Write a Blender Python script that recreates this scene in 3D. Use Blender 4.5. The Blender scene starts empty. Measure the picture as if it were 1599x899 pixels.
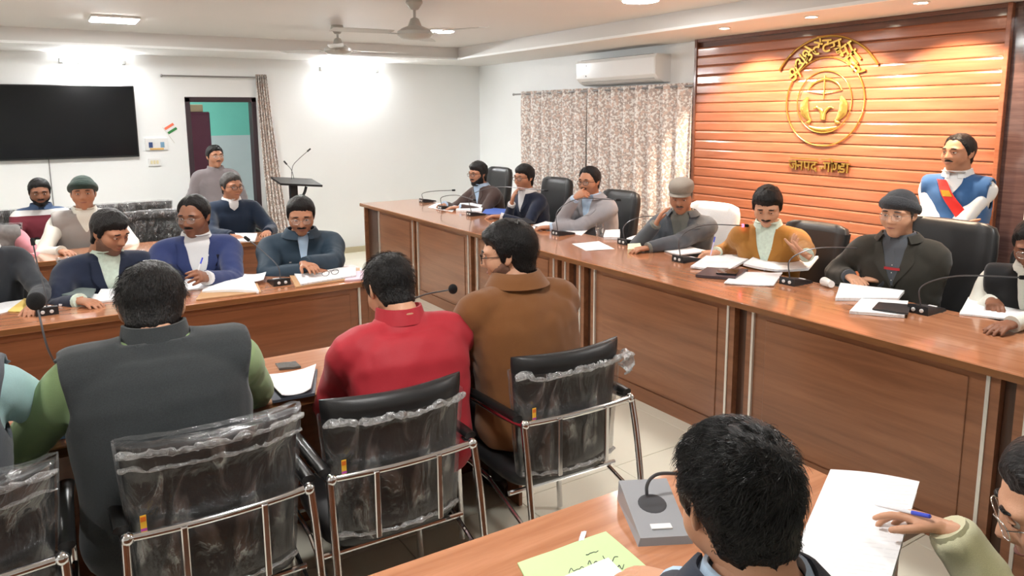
import bpy, bmesh, math, random
import numpy as np
from mathutils import Vector, Matrix
from mathutils.bvhtree import BVHTree

random.seed(7)
RNG = np.random.default_rng(11)
sc = bpy.context.scene
COL = sc.collection
PI = math.pi

# ------------------------------------------------------------------ camera
CAM_H = 1.78
F_PX, CX, CY = 1151.1, 799.5, 358.9
PITCH, ROLL, YAW = math.radians(8.885), math.radians(-0.41), math.radians(32.625)
_fw = np.array([math.sin(YAW) * math.cos(PITCH), math.cos(YAW) * math.cos(PITCH), -math.sin(PITCH)])
_r = np.array([math.cos(YAW), -math.sin(YAW), 0.0])
_u = np.cross(_r, _fw)
_r2 = _r * math.cos(ROLL) + _u * math.sin(ROLL)
_u2 = -_r * math.sin(ROLL) + _u * math.cos(ROLL)
cam_data = bpy.data.cameras.new('camera')
cam = bpy.data.objects.new('camera', cam_data)
COL.objects.link(cam)
cam_data.sensor_width = 36.0
cam_data.lens = F_PX / 1599.0 * 36.0
cam_data.shift_x = 0.0
cam_data.shift_y = -(449.5 - CY) / 1599.0
cam_data.clip_start = 0.05
M = Matrix.Identity(4)
for i in range(3):
    M[i][0], M[i][1], M[i][2] = _r2[i], _u2[i], -_fw[i]
M[2][3] = CAM_H
cam.matrix_world = M
sc.camera = cam

# ------------------------------------------------------------------ view and world
sc.view_settings.view_transform = 'Standard'
sc.view_settings.look = 'None'
sc.view_settings.gamma = 1.0
sc.view_settings.use_curve_mapping = False
sc.view_settings.exposure = 1.75
world = bpy.data.worlds.new('world')
sc.world = world
world.use_nodes = True
world.node_tree.nodes['Background'].inputs[0].default_value = (0.8, 0.9, 1.0, 1)
world.node_tree.nodes['Background'].inputs[1].default_value = 0.4
LED_POWER = 45.0       # emission strength of the ceiling LED diffusers
TUBE_POWER = 110.0      # emission strength of the wall battens
SPOT_POWER = 58.0      # watts of each warm downlight over the panelling

# ------------------------------------------------------------------ pixel to room
def ray(u, v):
    a, b = (u - CX) / F_PX, (v - CY) / F_PX
    return _r2 * a - _u2 * b + _fw
def onz(u, v, z):
    d = ray(u, v); t = (z - CAM_H) / d[2]; return np.array([0, 0, CAM_H]) + t * d
def onx(u, v, x):
    d = ray(u, v); t = x / d[0]; return np.array([0, 0, CAM_H]) + t * d
def ony(u, v, y):
    d = ray(u, v); t = y / d[1]; return np.array([0, 0, CAM_H]) + t * d

# ------------------------------------------------------------------ materials
MATS = {}
def _lin(c):
    return tuple(((x / 12.92) if x <= 0.04045 else ((x + 0.055) / 1.055) ** 2.4) for x in c)
def rgb(r, g, b):
    return _lin((r / 255, g / 255, b / 255))
def new_mat(name):
    m = bpy.data.materials.new(name); m.use_nodes = True
    nt = m.node_tree
    return m, nt, nt.nodes['Principled BSDF']
def mat(name, col, rough=0.5, metal=0.0, noise=0.0, nscale=8.0, bump=0.0, bscale=60.0, stretch=(1, 1, 1), spec=0.5, coat=0.0, emit=None, estr=0.0, alpha=1.0, trans=0.0, ior=1.45, sheen=0.0):
    """one procedural material: base colour with a little noise, noise bump"""
    if name in MATS: return MATS[name]
    m, nt, p = new_mat(name)
    L = nt.links
    p.inputs['Roughness'].default_value = rough
    p.inputs['Metallic'].default_value = metal
    p.inputs['Specular IOR Level'].default_value = spec
    p.inputs['Coat Weight'].default_value = coat
    p.inputs['Coat Roughness'].default_value = 0.12
    p.inputs['Alpha'].default_value = alpha
    p.inputs['Transmission Weight'].default_value = trans
    p.inputs['IOR'].default_value = ior
    p.inputs['Sheen Weight'].default_value = sheen
    p.inputs['Base Color'].default_value = (*col, 1)
    if emit is not None:
        p.inputs['Emission Color'].default_value = (*emit, 1)
        p.inputs['Emission Strength'].default_value = estr
    tc = nt.nodes.new('ShaderNodeTexCoord')
    mp = nt.nodes.new('ShaderNodeMapping'); mp.inputs['Scale'].default_value = stretch
    L.new(tc.outputs['Object'], mp.inputs['Vector'])
    if noise > 0:
        n = nt.nodes.new('ShaderNodeTexNoise'); n.inputs['Scale'].default_value = nscale; n.inputs['Detail'].default_value = 5
        L.new(mp.outputs[0], n.inputs['Vector'])
        mx = nt.nodes.new('ShaderNodeMix'); mx.data_type = 'RGBA'
        mx.inputs[6].default_value = (*[max(0, c * (1 - noise)) for c in col], 1)
        mx.inputs[7].default_value = (*[min(1, c * (1 + noise)) for c in col], 1)
        L.new(n.outputs['Fac'], mx.inputs[0]); L.new(mx.outputs[2], p.inputs['Base Color'])
    if bump > 0:
        n2 = nt.nodes.new('ShaderNodeTexNoise'); n2.inputs['Scale'].default_value = bscale; n2.inputs['Detail'].default_value = 4
        L.new(mp.outputs[0], n2.inputs['Vector'])
        b = nt.nodes.new('ShaderNodeBump'); b.inputs['Strength'].default_value = bump; b.inputs['Distance'].default_value = 0.01
        L.new(n2.outputs['Fac'], b.inputs['Height']); L.new(b.outputs[0], p.inputs['Normal'])
    MATS[name] = m
    return m
def wood(name, c1, c2, axis='y', rough=0.25, scale=3.0, coat=0.3):
    """laminate with long grain along one axis"""
    if name in MATS: return MATS[name]
    m, nt, p = new_mat(name); L = nt.links
    tc = nt.nodes.new('ShaderNodeTexCoord')
    mp = nt.nodes.new('ShaderNodeMapping')
    st = {'x': (0.9, 14, 14), 'y': (14, 0.9, 14), 'z': (14, 14, 0.9)}[axis]
    mp.inputs['Scale'].default_value = st
    g = nt.nodes.new('ShaderNodeNewGeometry')
    L.new(g.outputs['Position'], mp.inputs['Vector'])
    n = nt.nodes.new('ShaderNodeTexNoise'); n.inputs['Scale'].default_value = scale; n.inputs['Detail'].default_value = 7; n.inputs['Roughness'].default_value = 0.62; n.inputs['Distortion'].default_value = 0.6
    L.new(mp.outputs[0], n.inputs['Vector'])
    cr = nt.nodes.new('ShaderNodeValToRGB')
    cr.color_ramp.elements[0].position = 0.33; cr.color_ramp.elements[0].color = (*c1, 1)
    cr.color_ramp.elements[1].position = 0.68; cr.color_ramp.elements[1].color = (*c2, 1)
    L.new(n.outputs['Fac'], cr.inputs[0]); L.new(cr.outputs[0], p.inputs['Base Color'])
    p.inputs['Roughness'].default_value = rough
    p.inputs['Coat Weight'].default_value = coat
    p.inputs['Coat Roughness'].default_value = 0.08
    MATS[name] = m
    return m
def fabric(name, col, rough=0.85, noise=0.18, nscale=500.0, bump=0.25, bscale=700.0, sheen=0.2):
    return mat(name, col, rough=rough, noise=noise, nscale=nscale, bump=bump, bscale=bscale, spec=0.25, sheen=sheen)
def pattern_mat(name, base, c2, c3, scale=14.0, rough=0.9):
    """printed cloth: blotches of two inks on a base"""
    if name in MATS: return MATS[name]
    m, nt, p = new_mat(name); L = nt.links
    tc = nt.nodes.new('ShaderNodeTexCoord')
    v = nt.nodes.new('ShaderNodeTexVoronoi'); v.inputs['Scale'].default_value = scale; v.feature = 'SMOOTH_F1'
    n = nt.nodes.new('ShaderNodeTexNoise'); n.inputs['Scale'].default_value = scale * 1.4; n.inputs['Detail'].default_value = 6
    L.new(tc.outputs['Object'], v.inputs['Vector']); L.new(tc.outputs['Object'], n.inputs['Vector'])
    r1 = nt.nodes.new('ShaderNodeValToRGB'); r1.color_ramp.elements[0].position = 0.46; r1.color_ramp.elements[1].position = 0.53
    r2 = nt.nodes.new('ShaderNodeValToRGB'); r2.color_ramp.elements[0].position = 0.28; r2.color_ramp.elements[1].position = 0.36
    L.new(n.outputs['Fac'], r1.inputs[0]); L.new(v.outputs['Distance'], r2.inputs[0])
    m1 = nt.nodes.new('ShaderNodeMix'); m1.data_type = 'RGBA'; m1.inputs[6].default_value = (*base, 1); m1.inputs[7].default_value = (*c2, 1)
    m2 = nt.nodes.new('ShaderNodeMix'); m2.data_type = 'RGBA'; m2.inputs[6].default_value = (*c3, 1)
    L.new(r1.outputs[0], m1.inputs[0]); L.new(r2.outputs[0], m2.inputs[0]); L.new(m1.outputs[2], m2.inputs[7])
    L.new(m2.outputs[2], p.inputs['Base Color'])
    p.inputs['Roughness'].default_value = rough; p.inputs['Specular IOR Level'].default_value = 0.2
    MATS[name] = m
    return m
def paper_mat(name, col=(0.87, 0.88, 0.9), lines=0.0, scale=60.0):
    """sheet with faint printed rows"""
    if name in MATS: return MATS[name]
    m, nt, p = new_mat(name); L = nt.links
    p.inputs['Roughness'].default_value = 0.7
    p.inputs['Base Color'].default_value = (*col, 1)
    if lines > 0:
        tc = nt.nodes.new('ShaderNodeTexCoord')
        w = nt.nodes.new('ShaderNodeTexWave'); w.bands_direction = 'Y'; w.inputs['Scale'].default_value = scale
        n = nt.nodes.new('ShaderNodeTexNoise'); n.inputs['Scale'].default_value = 70
        L.new(tc.outputs['Object'], w.inputs['Vector']); L.new(tc.outputs['Object'], n.inputs['Vector'])
        r = nt.nodes.new('ShaderNodeValToRGB'); r.color_ramp.elements[0].position = 0.72; r.color_ramp.elements[1].position = 0.85
        r2 = nt.nodes.new('ShaderNodeValToRGB'); r2.color_ramp.elements[0].position = 0.45; r2.color_ramp.elements[1].position = 0.55
        L.new(w.outputs['Fac'], r.inputs[0]); L.new(n.outputs['Fac'], r2.inputs[0])
        mu = nt.nodes.new('ShaderNodeMath'); mu.operation = 'MULTIPLY'; L.new(r.outputs[0], mu.inputs[0]); L.new(r2.outputs[0], mu.inputs[1])
        mu2 = nt.nodes.new('ShaderNodeMath'); mu2.operation = 'MULTIPLY'; L.new(mu.outputs[0], mu2.inputs[0]); mu2.inputs[1].default_value = lines
        mx = nt.nodes.new('ShaderNodeMix'); mx.data_type = 'RGBA'; mx.inputs[6].default_value = (*col, 1); mx.inputs[7].default_value = (0.1, 0.1, 0.14, 1)
        L.new(mu2.outputs[0], mx.inputs[0]); L.new(mx.outputs[2], p.inputs['Base Color'])
    MATS[name] = m
    return m
def emit_mat(name, col, strength):
    if name in MATS: return MATS[name]
    m, nt, p = new_mat(name)
    p.inputs['Base Color'].default_value = (*col, 1)
    p.inputs['Emission Color'].default_value = (*col, 1)
    p.inputs['Emission Strength'].default_value = strength
    MATS[name] = m
    return m

# ------------------------------------------------------------------ mesh helpers
class MB:
    """collects shapes into one mesh"""
    def __init__(s): s.v = []; s.f = []; s.n = 0; s.mi = []
    def add(s, v, f, mi=0):
        b = s.n
        v = np.asarray(v, float)
        s.v.append(v); s.n += len(v)
        for q in f: s.f.append(tuple(i + b for i in q)); s.mi.append(mi)
        return s
    def box(s, lo, hi, mi=0, bev=0.0):
        x0, y0, z0 = lo; x1, y1, z1 = hi
        if bev <= 0:
            v = [(x0,y0,z0),(x1,y0,z0),(x1,y1,z0),(x0,y1,z0),(x0,y0,z1),(x1,y0,z1),(x1,y1,z1),(x0,y1,z1)]
            return s.add(v, [(0,3,2,1),(4,5,6,7),(0,1,5,4),(1,2,6,5),(2,3,7,6),(3,0,4,7)], mi)
        b = bev; v = []; f = []
        def pt(*a): v.append(a); return len(v) - 1
        ids = {}
        for i, x in enumerate((x0, x1)):
            for j, y in enumerate((y0, y1)):
                for k, z in enumerate((z0, z1)):
                    sx, sy, sz = (1, -1)[i], (1, -1)[j], (1, -1)[k]
                    ids[i,j,k,0] = pt(x, y + sy*b, z + sz*b)
                    ids[i,j,k,1] = pt(x + sx*b, y, z + sz*b)
                    ids[i,j,k,2] = pt(x + sx*b, y + sy*b, z)
        I = ids
        for i in (0, 1):
            q = [I[i,0,0,0], I[i,1,0,0], I[i,1,1,0], I[i,0,1,0]]; f.append(tuple(q if i else q[::-1]))
            q = [I[0,i,0,1], I[0,i,1,1], I[1,i,1,1], I[1,i,0,1]]; f.append(tuple(q if i else q[::-1]))
            q = [I[0,0,i,2], I[1,0,i,2], I[1,1,i,2], I[0,1,i,2]]; f.append(tuple(q if i else q[::-1]))
        for j in (0, 1):
            for k in (0, 1):
                q = [I[0,j,k,1], I[1,j,k,1], I[1,j,k,2], I[0,j,k,2]]; f.append(tuple(q if j != k else q[::-1]))
        for i in (0, 1):
            for k in (0, 1):
                q = [I[i,0,k,0], I[i,1,k,0], I[i,1,k,2], I[i,0,k,2]]; f.append(tuple(q if i == k else q[::-1]))
        for i in (0, 1):
            for j in (0, 1):
                q = [I[i,j,0,0], I[i,j,1,0], I[i,j,1,1], I[i,j,0,1]]; f.append(tuple(q if i != j else q[::-1]))
        for i in (0, 1):
            for j in (0, 1):
                for k in (0, 1):
                    q = (I[i,j,k,0], I[i,j,k,1], I[i,j,k,2]); f.append(q if (i + j + k) % 2 else q[::-1])
        return s.add(v, f, mi)
    def tube(s, pts, rad, seg=10, mi=0, cap=True, flat=None):
        P = np.asarray(pts, float); n = len(P)
        R = np.full(n, rad) if np.isscalar(rad) else np.asarray(rad, float)
        T = np.gradient(P, axis=0); T /= np.linalg.norm(T, axis=1)[:, None] + 1e-12
        ref = np.array([0, 0, 1.0]) if abs(T[0][2]) < 0.9 else np.array([1.0, 0, 0])
        N = np.cross(T[0], ref); N /= np.linalg.norm(N)
        v = []
        a = np.linspace(0, 2 * PI, seg, endpoint=False)
        for i in range(n):
            if i:
                N = N - T[i] * (N @ T[i]); N /= np.linalg.norm(N) + 1e-12
            B = np.cross(T[i], N)
            k1, k2 = (1, 1) if flat is None else flat
            v.append(P[i] + R[i] * (np.cos(a)[:, None] * N * k1 + np.sin(a)[:, None] * B * k2))
        v = np.concatenate(v)
        f = []
        for i in range(n - 1):
            for j in range(seg):
                k = (j + 1) % seg
                f.append((i*seg + j, i*seg + k, (i+1)*seg + k, (i+1)*seg + j))
        if cap:
            f.append(tuple(range(seg))[::-1]); f.append(tuple((n-1)*seg + j for j in range(seg)))
        return s.add(v, f, mi)
    def ball(s, c, r, seg=14, rings=9, mi=0, M3=None):
        r = np.broadcast_to(np.asarray(r, float), (3,))
        v = [(0, 0, 1)]
        for i in range(1, rings):
            t = PI * i / rings
            for j in range(seg):
                a = 2 * PI * j / seg
                v.append((math.sin(t)*math.cos(a), math.sin(t)*math.sin(a), math.cos(t)))
        v.append((0, 0, -1))
        v = np.array(v) * r
        if M3 is not None: v = v @ np.asarray(M3).T
        v = v + np.asarray(c, float)
        f = [(0, 1 + j, 1 + (j+1) % seg) for j in range(seg)]
        for i in range(rings - 2):
            for j in range(seg):
                a0 = 1 + i*seg; k = (j+1) % seg
                f.append((a0 + j, a0 + seg + j, a0 + seg + k, a0 + k))
        l = len(v) - 1; a0 = 1 + (rings-2)*seg
        f += [(a0 + j, l, a0 + (j+1) % seg) for j in range(seg)]
        return s.add(v, f, mi)
    def lathe(s, prof, seg=24, c=(0, 0, 0), mi=0, axis=None):
        prof = np.asarray(prof, float); n = len(prof)
        a = np.linspace(0, 2*PI, seg, endpoint=False)
        v = np.concatenate([np.stack([p[0]*np.cos(a), p[0]*np.sin(a), np.full(seg, p[1])], 1) for p in prof])
        if axis is not None:
            q = Vector((0, 0, 1)).rotation_difference(Vector(axis)).to_matrix()
            v = v @ np.array(q).T
        v = v + np.asarray(c, float)
        f = []
        for i in range(n-1):
            for j in range(seg):
                k = (j+1) % seg
                f.append((i*seg+j, i*seg+k, (i+1)*seg+k, (i+1)*seg+j))
        f.append(tuple(range(seg))[::-1]); f.append(tuple((n-1)*seg+j for j in range(seg)))
        return s.add(v, f, mi)
    def grid(s, G, mi=0, closed_u=False):
        """G: (n, m, 3) points"""
        G = np.asarray(G, float); n, m = G.shape[:2]
        f = []
        for i in range(n-1):
            for j in range(m if closed_u else m-1):
                k = (j+1) % m
                f.append((i*m+j, i*m+k, (i+1)*m+k, (i+1)*m+j))
        return s.add(G.reshape(-1, 3), f, mi)
    def sheet(s, G, t, mi=0):
        """G: (n, m, 3) surface; thick sheet going t along the surface normal"""
        G = np.asarray(G, float); n, m = G.shape[:2]
        du = np.gradient(G, axis=1); dv = np.gradient(G, axis=0)
        N = np.cross(du, dv); N /= np.linalg.norm(N, axis=2)[..., None] + 1e-12
        A = G + N * t
        V = np.concatenate([G.reshape(-1, 3), A.reshape(-1, 3)]); o = n*m
        f = []
        for i in range(n-1):
            for j in range(m-1):
                a, b, c, d = i*m+j, i*m+j+1, (i+1)*m+j+1, (i+1)*m+j
                f.append((o+a, o+b, o+c, o+d)); f.append((d, c, b, a))
        for j in range(m-1):
            f.append((j, j+1, o+j+1, o+j)); a = (n-1)*m+j; f.append((a+1, a, o+a, o+a+1))
        for i in range(n-1):
            a, b = i*m, (i+1)*m; f.append((b, a, o+a, o+b))
            a, b = i*m+m-1, (i+1)*m+m-1; f.append((a, b, o+b, o+a))
        return s.add(V, f, mi)
    def prism(s, outline, axis, lo, hi, mi=0):
        """2D outline extruded along an axis"""
        o = np.asarray(outline, float); n = len(o)
        def mk(h):
            c = np.full((n, 1), h)
            return {'z': np.hstack([o, c]), 'y': np.hstack([o[:, :1], c, o[:, 1:]]), 'x': np.hstack([c, o])}[axis]
        v = np.concatenate([mk(lo), mk(hi)])
        f = [tuple(range(n))[::-1], tuple(range(n, 2*n))]
        f += [(i, (i+1) % n, n+(i+1) % n, n+i) for i in range(n)]
        return s.add(v, f, mi)
    def xf(s, R=None, t=(0, 0, 0), sc=1.0):
        V = np.concatenate(s.v) * sc
        if R is not None: V = V @ np.asarray(R).T
        s.v = [V + np.asarray(t, float)]
        return s
    def arrays(s): return np.concatenate(s.v), s.f
    def mesh(s, name, mats, smooth=False, angle=None):
        me = bpy.data.meshes.new(name)
        me.from_pydata(np.concatenate(s.v).tolist(), [], s.f)
        for m in (mats if isinstance(mats, (list, tuple)) else [mats]): me.materials.append(m)
        if any(s.mi): me.polygons.foreach_set('material_index', s.mi)
        if smooth:
            me.polygons.foreach_set('use_smooth', [True]*len(me.polygons))
            if angle is not None: me.set_sharp_from_angle(angle=math.radians(angle))
        me.validate(); me.update()
        return me
    def build(s, name, mats, parent=None, smooth=False, angle=40, fixn=True):
        me = s.mesh(name, mats, smooth, angle if smooth else None)
        if fixn:
            bm = bmesh.new(); bm.from_mesh(me); bmesh.ops.recalc_face_normals(bm, faces=bm.faces); bm.to_mesh(me); bm.free()
        o = bpy.data.objects.new(name, me); COL.objects.link(o)
        if parent is not None: o.parent = parent
        return o

def tag(o, label=None, cat=None, group=None, kind=None):
    if label: o['label'] = label
    if cat: o['category'] = cat
    if group: o['group'] = group
    if kind: o['kind'] = kind
    return o
def empty(name, loc=(0, 0, 0), rz=0.0):
    o = bpy.data.objects.new(name, None); COL.objects.link(o)
    o.location = loc; o.rotation_euler = (0, 0, rz); o.empty_display_size = 0.1
    return o
def thing(name, label, cat, loc=(0, 0, 0), rz=0.0, group=None):
    return tag(empty(name, loc, rz), label, cat, group)
def copy_tree(o, parent=None):
    c = o.copy(); COL.objects.link(c)
    if parent is not None: c.parent = parent
    for ch in list(o.children): copy_tree(ch, c)
    return c
def rotz(a):
    return np.array([[math.cos(a), -math.sin(a), 0], [math.sin(a), math.cos(a), 0], [0, 0, 1]])
def unit(v):
    v = np.asarray(v, float); return v / (np.linalg.norm(v) + 1e-12)
def catmull(P, n=6):
    P = np.asarray(P, float); out = []
    Q = np.vstack([2*P[0]-P[1], P, 2*P[-1]-P[-2]])
    for i in range(1, len(Q)-2):
        p0, p1, p2, p3 = Q[i-1:i+3]
        for t in np.linspace(0, 1, n, endpoint=False):
            out.append(0.5*((2*p1)+(-p0+p2)*t+(2*p0-5*p1+4*p2-p3)*t*t+(-p0+3*p1-3*p2+p3)*t**3))
    out.append(Q[-2]); return np.array(out)
_perm = np.random.default_rng(3).permutation(256)
def perlin(p):
    """value noise in -1..1 for an (n,3) array"""
    p = np.asarray(p, float); i = np.floor(p).astype(int); f = p - i; f = f*f*(3-2*f)
    def h(dx, dy, dz):
        return _perm[(_perm[(_perm[(i[:, 0]+dx) & 255] + i[:, 1]+dy) & 255] + i[:, 2]+dz) & 255] / 127.5 - 1
    x, y, z = f.T
    l = lambda a, b, t: a + (b-a)*t
    return l(l(l(h(0,0,0), h(1,0,0), x), l(h(0,1,0), h(1,1,0), x), y), l(l(h(0,0,1), h(1,0,1), x), l(h(0,1,1), h(1,1,1), x), y), z)
# ================================================================== the room
XR, YF = 5.35, 9.19          # right wall, far wall
XL, YB = -3.6, -2.6          # left wall, back wall
ZS, ZT = 2.455, 2.60         # soffit underside, tray ceiling
SOF_Y = 8.24                 # inner edge of the far soffit
SOF_X = 4.50                 # inner edge of the right soffit
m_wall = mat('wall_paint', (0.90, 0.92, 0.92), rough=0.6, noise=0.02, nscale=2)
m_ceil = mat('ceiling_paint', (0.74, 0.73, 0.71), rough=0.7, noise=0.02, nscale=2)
m_tile = mat('floor_tile', rgb(226, 222, 205), rough=0.16, noise=0.03, nscale=3, spec=0.5)
m_grout = mat('grout', rgb(205, 200, 185), rough=0.8)
m_skirt = mat('skirting_tile', rgb(205, 195, 165), rough=0.3)
def struct(name, mb, m, **k): return tag(mb.build(name, m, **k), kind='structure')

fl = struct('floor', MB().box((XL-.1, YB-.1, -.12), (XR+.1, YF+3.2, -.012)), m_grout)
tm = MB().box((0.0015, 0.0015, -.012), (0.5985, 0.5985, 0.0), bev=0.0012).mesh('floor_tile', m_tile)
for ix in range(-2, 10):
    for iy in range(0, 21):
        x, y = ix*0.6 - 0.05, iy*0.6 - 0.3
        if x > XR or y > YF + 2.6 or x < -1.3: continue
        o = bpy.data.objects.new('floor_tile', tm); COL.objects.link(o); o.location = (x, y, 0); o.parent = fl
# the rest of the floor the photograph never shows
MB().box((XL, YB, -.012), (-1.2525, YF, 0)).build('floor_tile', m_tile, fl)
MB().box((-1.25, YB, -.012), (XR, -.303, 0)).build('floor_tile', m_tile, fl)

DX0, DX1, DZ = 1.47, 2.25, 2.0     # doorway
w = MB()
w.box((XL-.12, YF, 0), (DX0, YF+.14, 2.75)).box((DX1, YF, 0), (XR+.14, YF+.14, 2.75)).box((DX0, YF, DZ), (DX1, YF+.14, 2.75))
struct('wall_far', w, m_wall)
struct('wall_right', MB().box((XR, YB-.12, 0), (XR+.14, YF, 2.75)), m_wall)
struct('wall_left', MB().box((XL-.14, YB-.12, 0), (XL, YF, 2.75)), m_wall)
struct('wall_back', MB().box((XL, YB-.14, 0), (XR, YB, 2.75)), m_wall)
struct('baseboard_far', MB().box((DX1+.06, YF-.012, 0), (XR, YF-.0005, .075)).box((XL, YF-.012, 0), (DX0-.06, YF-.0005, .075)), m_skirt)
struct('baseboard_right', MB().box((XR-.012, 5.3, 0), (XR-.0005, YF-.013, .075)), m_skirt)
# ceiling: tray with a dropped soffit all round, a small step at its lip
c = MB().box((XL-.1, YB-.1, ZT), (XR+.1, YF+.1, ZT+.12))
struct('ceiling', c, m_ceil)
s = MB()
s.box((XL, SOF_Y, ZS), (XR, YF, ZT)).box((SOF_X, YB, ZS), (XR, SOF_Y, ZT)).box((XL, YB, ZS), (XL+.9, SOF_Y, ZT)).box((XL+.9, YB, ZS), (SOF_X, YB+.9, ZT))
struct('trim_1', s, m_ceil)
struct('trim_2', MB().box((XL+.9, SOF_Y-.03, ZS), (SOF_X-.03, SOF_Y, ZS+.022)).box((SOF_X-.03, YB+.9, ZS), (SOF_X, SOF_Y, ZS+.022)), m_wall)

# ------------------------------------------------------------------ doorway and the room behind
m_frame = mat('door_frame_paint', rgb(58, 44, 50), rough=0.45, noise=0.1)
d = tag(empty('door_1', ((DX0+DX1)/2, YF, 0)), kind='structure')
hw = (DX1-DX0)/2
for nm, lo, hi in (('door_jamb', (-hw-.005, -.012, 0), (-hw+.05, .15, DZ)), ('door_jamb', (hw-.05, -.012, 0), (hw+.005, .15, DZ)), ('door_head', (-hw-.005, -.012, DZ-.05), (hw+.005, .15, DZ+.006))):
    MB().box(lo, hi, bev=.004).build(nm, m_frame, d)
m_teal = mat('teal_paint', rgb(120, 205, 190), rough=0.6, noise=0.08, nscale=3)
m_pale = mat('pale_paint', rgb(196, 208, 212), rough=0.6, noise=0.03)
ZTEAL = 1.50
b = MB().box((XL, YF+2.6, ZTEAL), (XR, YF+2.72, 2.75), 0).box((XL, YF+2.6, 0), (XR, YF+2.72, ZTEAL), 1)
tag(b.build('wall_corridor', [m_teal, m_pale]), kind='structure')
struct('wall_corridor_side', MB().box((3.4, YF+.14, 0), (3.5, YF+2.6, 2.75)).box((-.5, YF+.14, 0), (-.4, YF+2.6, 2.75)), m_pale)
struct('ceiling_corridor', MB().box((-.5, YF+.14, 2.75), (3.5, YF+2.72, 2.85)), m_ceil)
# maroon steel cupboard behind the door with a carton on it
m_mar = mat('maroon_steel', rgb(98, 52, 72), rough=0.35, noise=0.06)
cp0 = ony(298, 172, YF+.75); cp1 = ony(327, 172, YF+.75)
cup = thing('steel_cupboard', 'maroon steel cupboard standing just inside the open doorway', 'cupboard', (cp1[0]-.32, YF+.75, 0))
MB().box((-.32, 0, .04), (.32, .42, cp1[2]-.02), bev=.012).build('body', m_mar, cup)
for sx in (-1, 1):
    dr = MB().box((-.305 if sx < 0 else .004, -.014, .1), (-.004 if sx < 0 else .305, 0, cp1[2]-.06), bev=.004).build('cupboard_door', m_mar, cup)
    MB().tube([(sx*.04, -.03, .95), (sx*.04, -.03, 1.1)], .007).build('handle', mat('chrome', (0.78, 0.78, 0.8), rough=0.12, metal=1.0), dr)
MB().box((-.3, .01, 0), (.3, .4, .04)).build('plinth', m_mar, cup)
ct = tag(MB().box((-.27, .03, 0), (.25, .38, .09), bev=.004).box((-.272, .19, .088), (.252, .22, .0925)).build('carton', mat('cardboard', rgb(190, 170, 140), rough=0.8, noise=0.1)), 'flat brown cardboard carton lying on the maroon cupboard', 'box')
ct.location = (cp1[0]-.32, YF+.75, cp1[2]-.0195)

# ------------------------------------------------------------------ timber panelling behind the head table
m_slat = wood('panelling_wood', rgb(142, 86, 62), rgb(168, 106, 78), 'y', rough=0.22, scale=2.2, coat=0.5)
m_slatdark = wood('panelling_dark', rgb(96, 58, 44), rgb(122, 78, 60), 'y', rough=0.3, scale=2.2)
PX = XR - .13
PY0, PY1 = onx(1566, 190, PX)[1], onx(1082, 200, PX)[1]
pn = thing('wall_panelling', 'tall reddish timber panelling of horizontal boards behind the head table', 'panelling', (PX, (PY0+PY1)/2, 0))
hy = (PY1-PY0)/2
MB().box((.03, -hy, 0), (.128, hy, ZS-.002)).build('backing', m_slatdark, pn)
pitch = .0842
nb = int((ZS-.03) / pitch)
# each board is a thin plank with a rounded lower nose that catches the light
prof = [(.03, .001), (.03, pitch-.001), (.008, pitch-.001), (.003, pitch-.006), (.0, pitch-.016), (.0, .010), (.002, .004), (.008, .001)]
bd = MB().prism(prof, 'y', -hy+.03, hy-.03).mesh('board', m_slat)
for k in range(nb):
    o = bpy.data.objects.new('board', bd); COL.objects.link(o); o.parent = pn; o.location = (0, 0, .02 + k*pitch)
MB().box((-.012, -hy, 0), (.03, -hy+.03, ZS-.002), bev=.003).build('edge_batten', m_slat, pn)
MB().box((-.012, hy-.03, 0), (.03, hy, ZS-.002), bev=.003).build('edge_batten', m_slatdark, pn)
MB().box((-.004, -hy+.03, ZS-.03), (.03, hy-.03, ZS-.002)).build('top_batten', m_slatdark, pn)
# the dark return at the near end, then a white strip of wall and the next curtain
struct('trim_3', MB().box((XR-.10, PY0-.20, 0), (XR-.001, PY0-.001, ZS)), wood('return_wood', rgb(80, 58, 54), rgb(104, 80, 76), 'y', rough=0.15, coat=0.8))

# unseen fill lamp, added so the teal room behind the doorway shows
cl = thing('corridor_fill_light', 'unseen ceiling light added to brighten the teal room behind the doorway', 'ceiling light', (1.4, YF+1.3, 2.75))
MB().lathe([(.16, 0), (.16, -.015), (.14, -.022)], 24).build('rim', mat('white_plastic', (0.82, 0.82, 0.81), rough=0.35), cl)
MB().lathe([(.14, -.02), (.10, -.026), (.001, -.028)], 24).build('diffuser', emit_mat('corridor_fill_glow', (1, .98, .95), 75.0), cl)
# ================================================================== lamps
m_led = emit_mat('led_diffuser', (1.0, 0.985, 0.96), LED_POWER)
m_tube = emit_mat('tube_glow', (0.97, 0.99, 1.0), TUBE_POWER)
m_white = mat('white_plastic', (0.82, 0.82, 0.81), rough=0.35)
def led(x, y, label, w=.15, sq=False):
    t = thing('ceiling_light', label, 'ceiling light', (x, y, ZT), 0, 'flush LED ceiling lights')
    if sq:
        MB().box((-w-.012, -w-.012, -.02), (w+.012, w+.012, 0), bev=.004).build('rim', m_white, t)
        MB().box((-w, -w, -.024), (w, w, -.0195)).build('diffuser', m_led, t)
    else:
        MB().lathe([(w+.014, 0), (w+.014, -.012), (w+.006, -.02), (w-.002, -.02)], 32).build('rim', m_white, t)
        MB().lathe([(w-.002, -.018), (w-.004, -.023), (w*.6, -.0245), (.001, -.025)], 32).build('diffuser', m_led, t)
    return t
p = onz(178, 28, ZT); led(p[0], p[1], 'wide bright ceiling light above the television side of the room', .17, True)
p = onz(688, 46, ZT); led(p[0], p[1], 'round bright ceiling light just right of the ceiling fans', .13)
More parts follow.
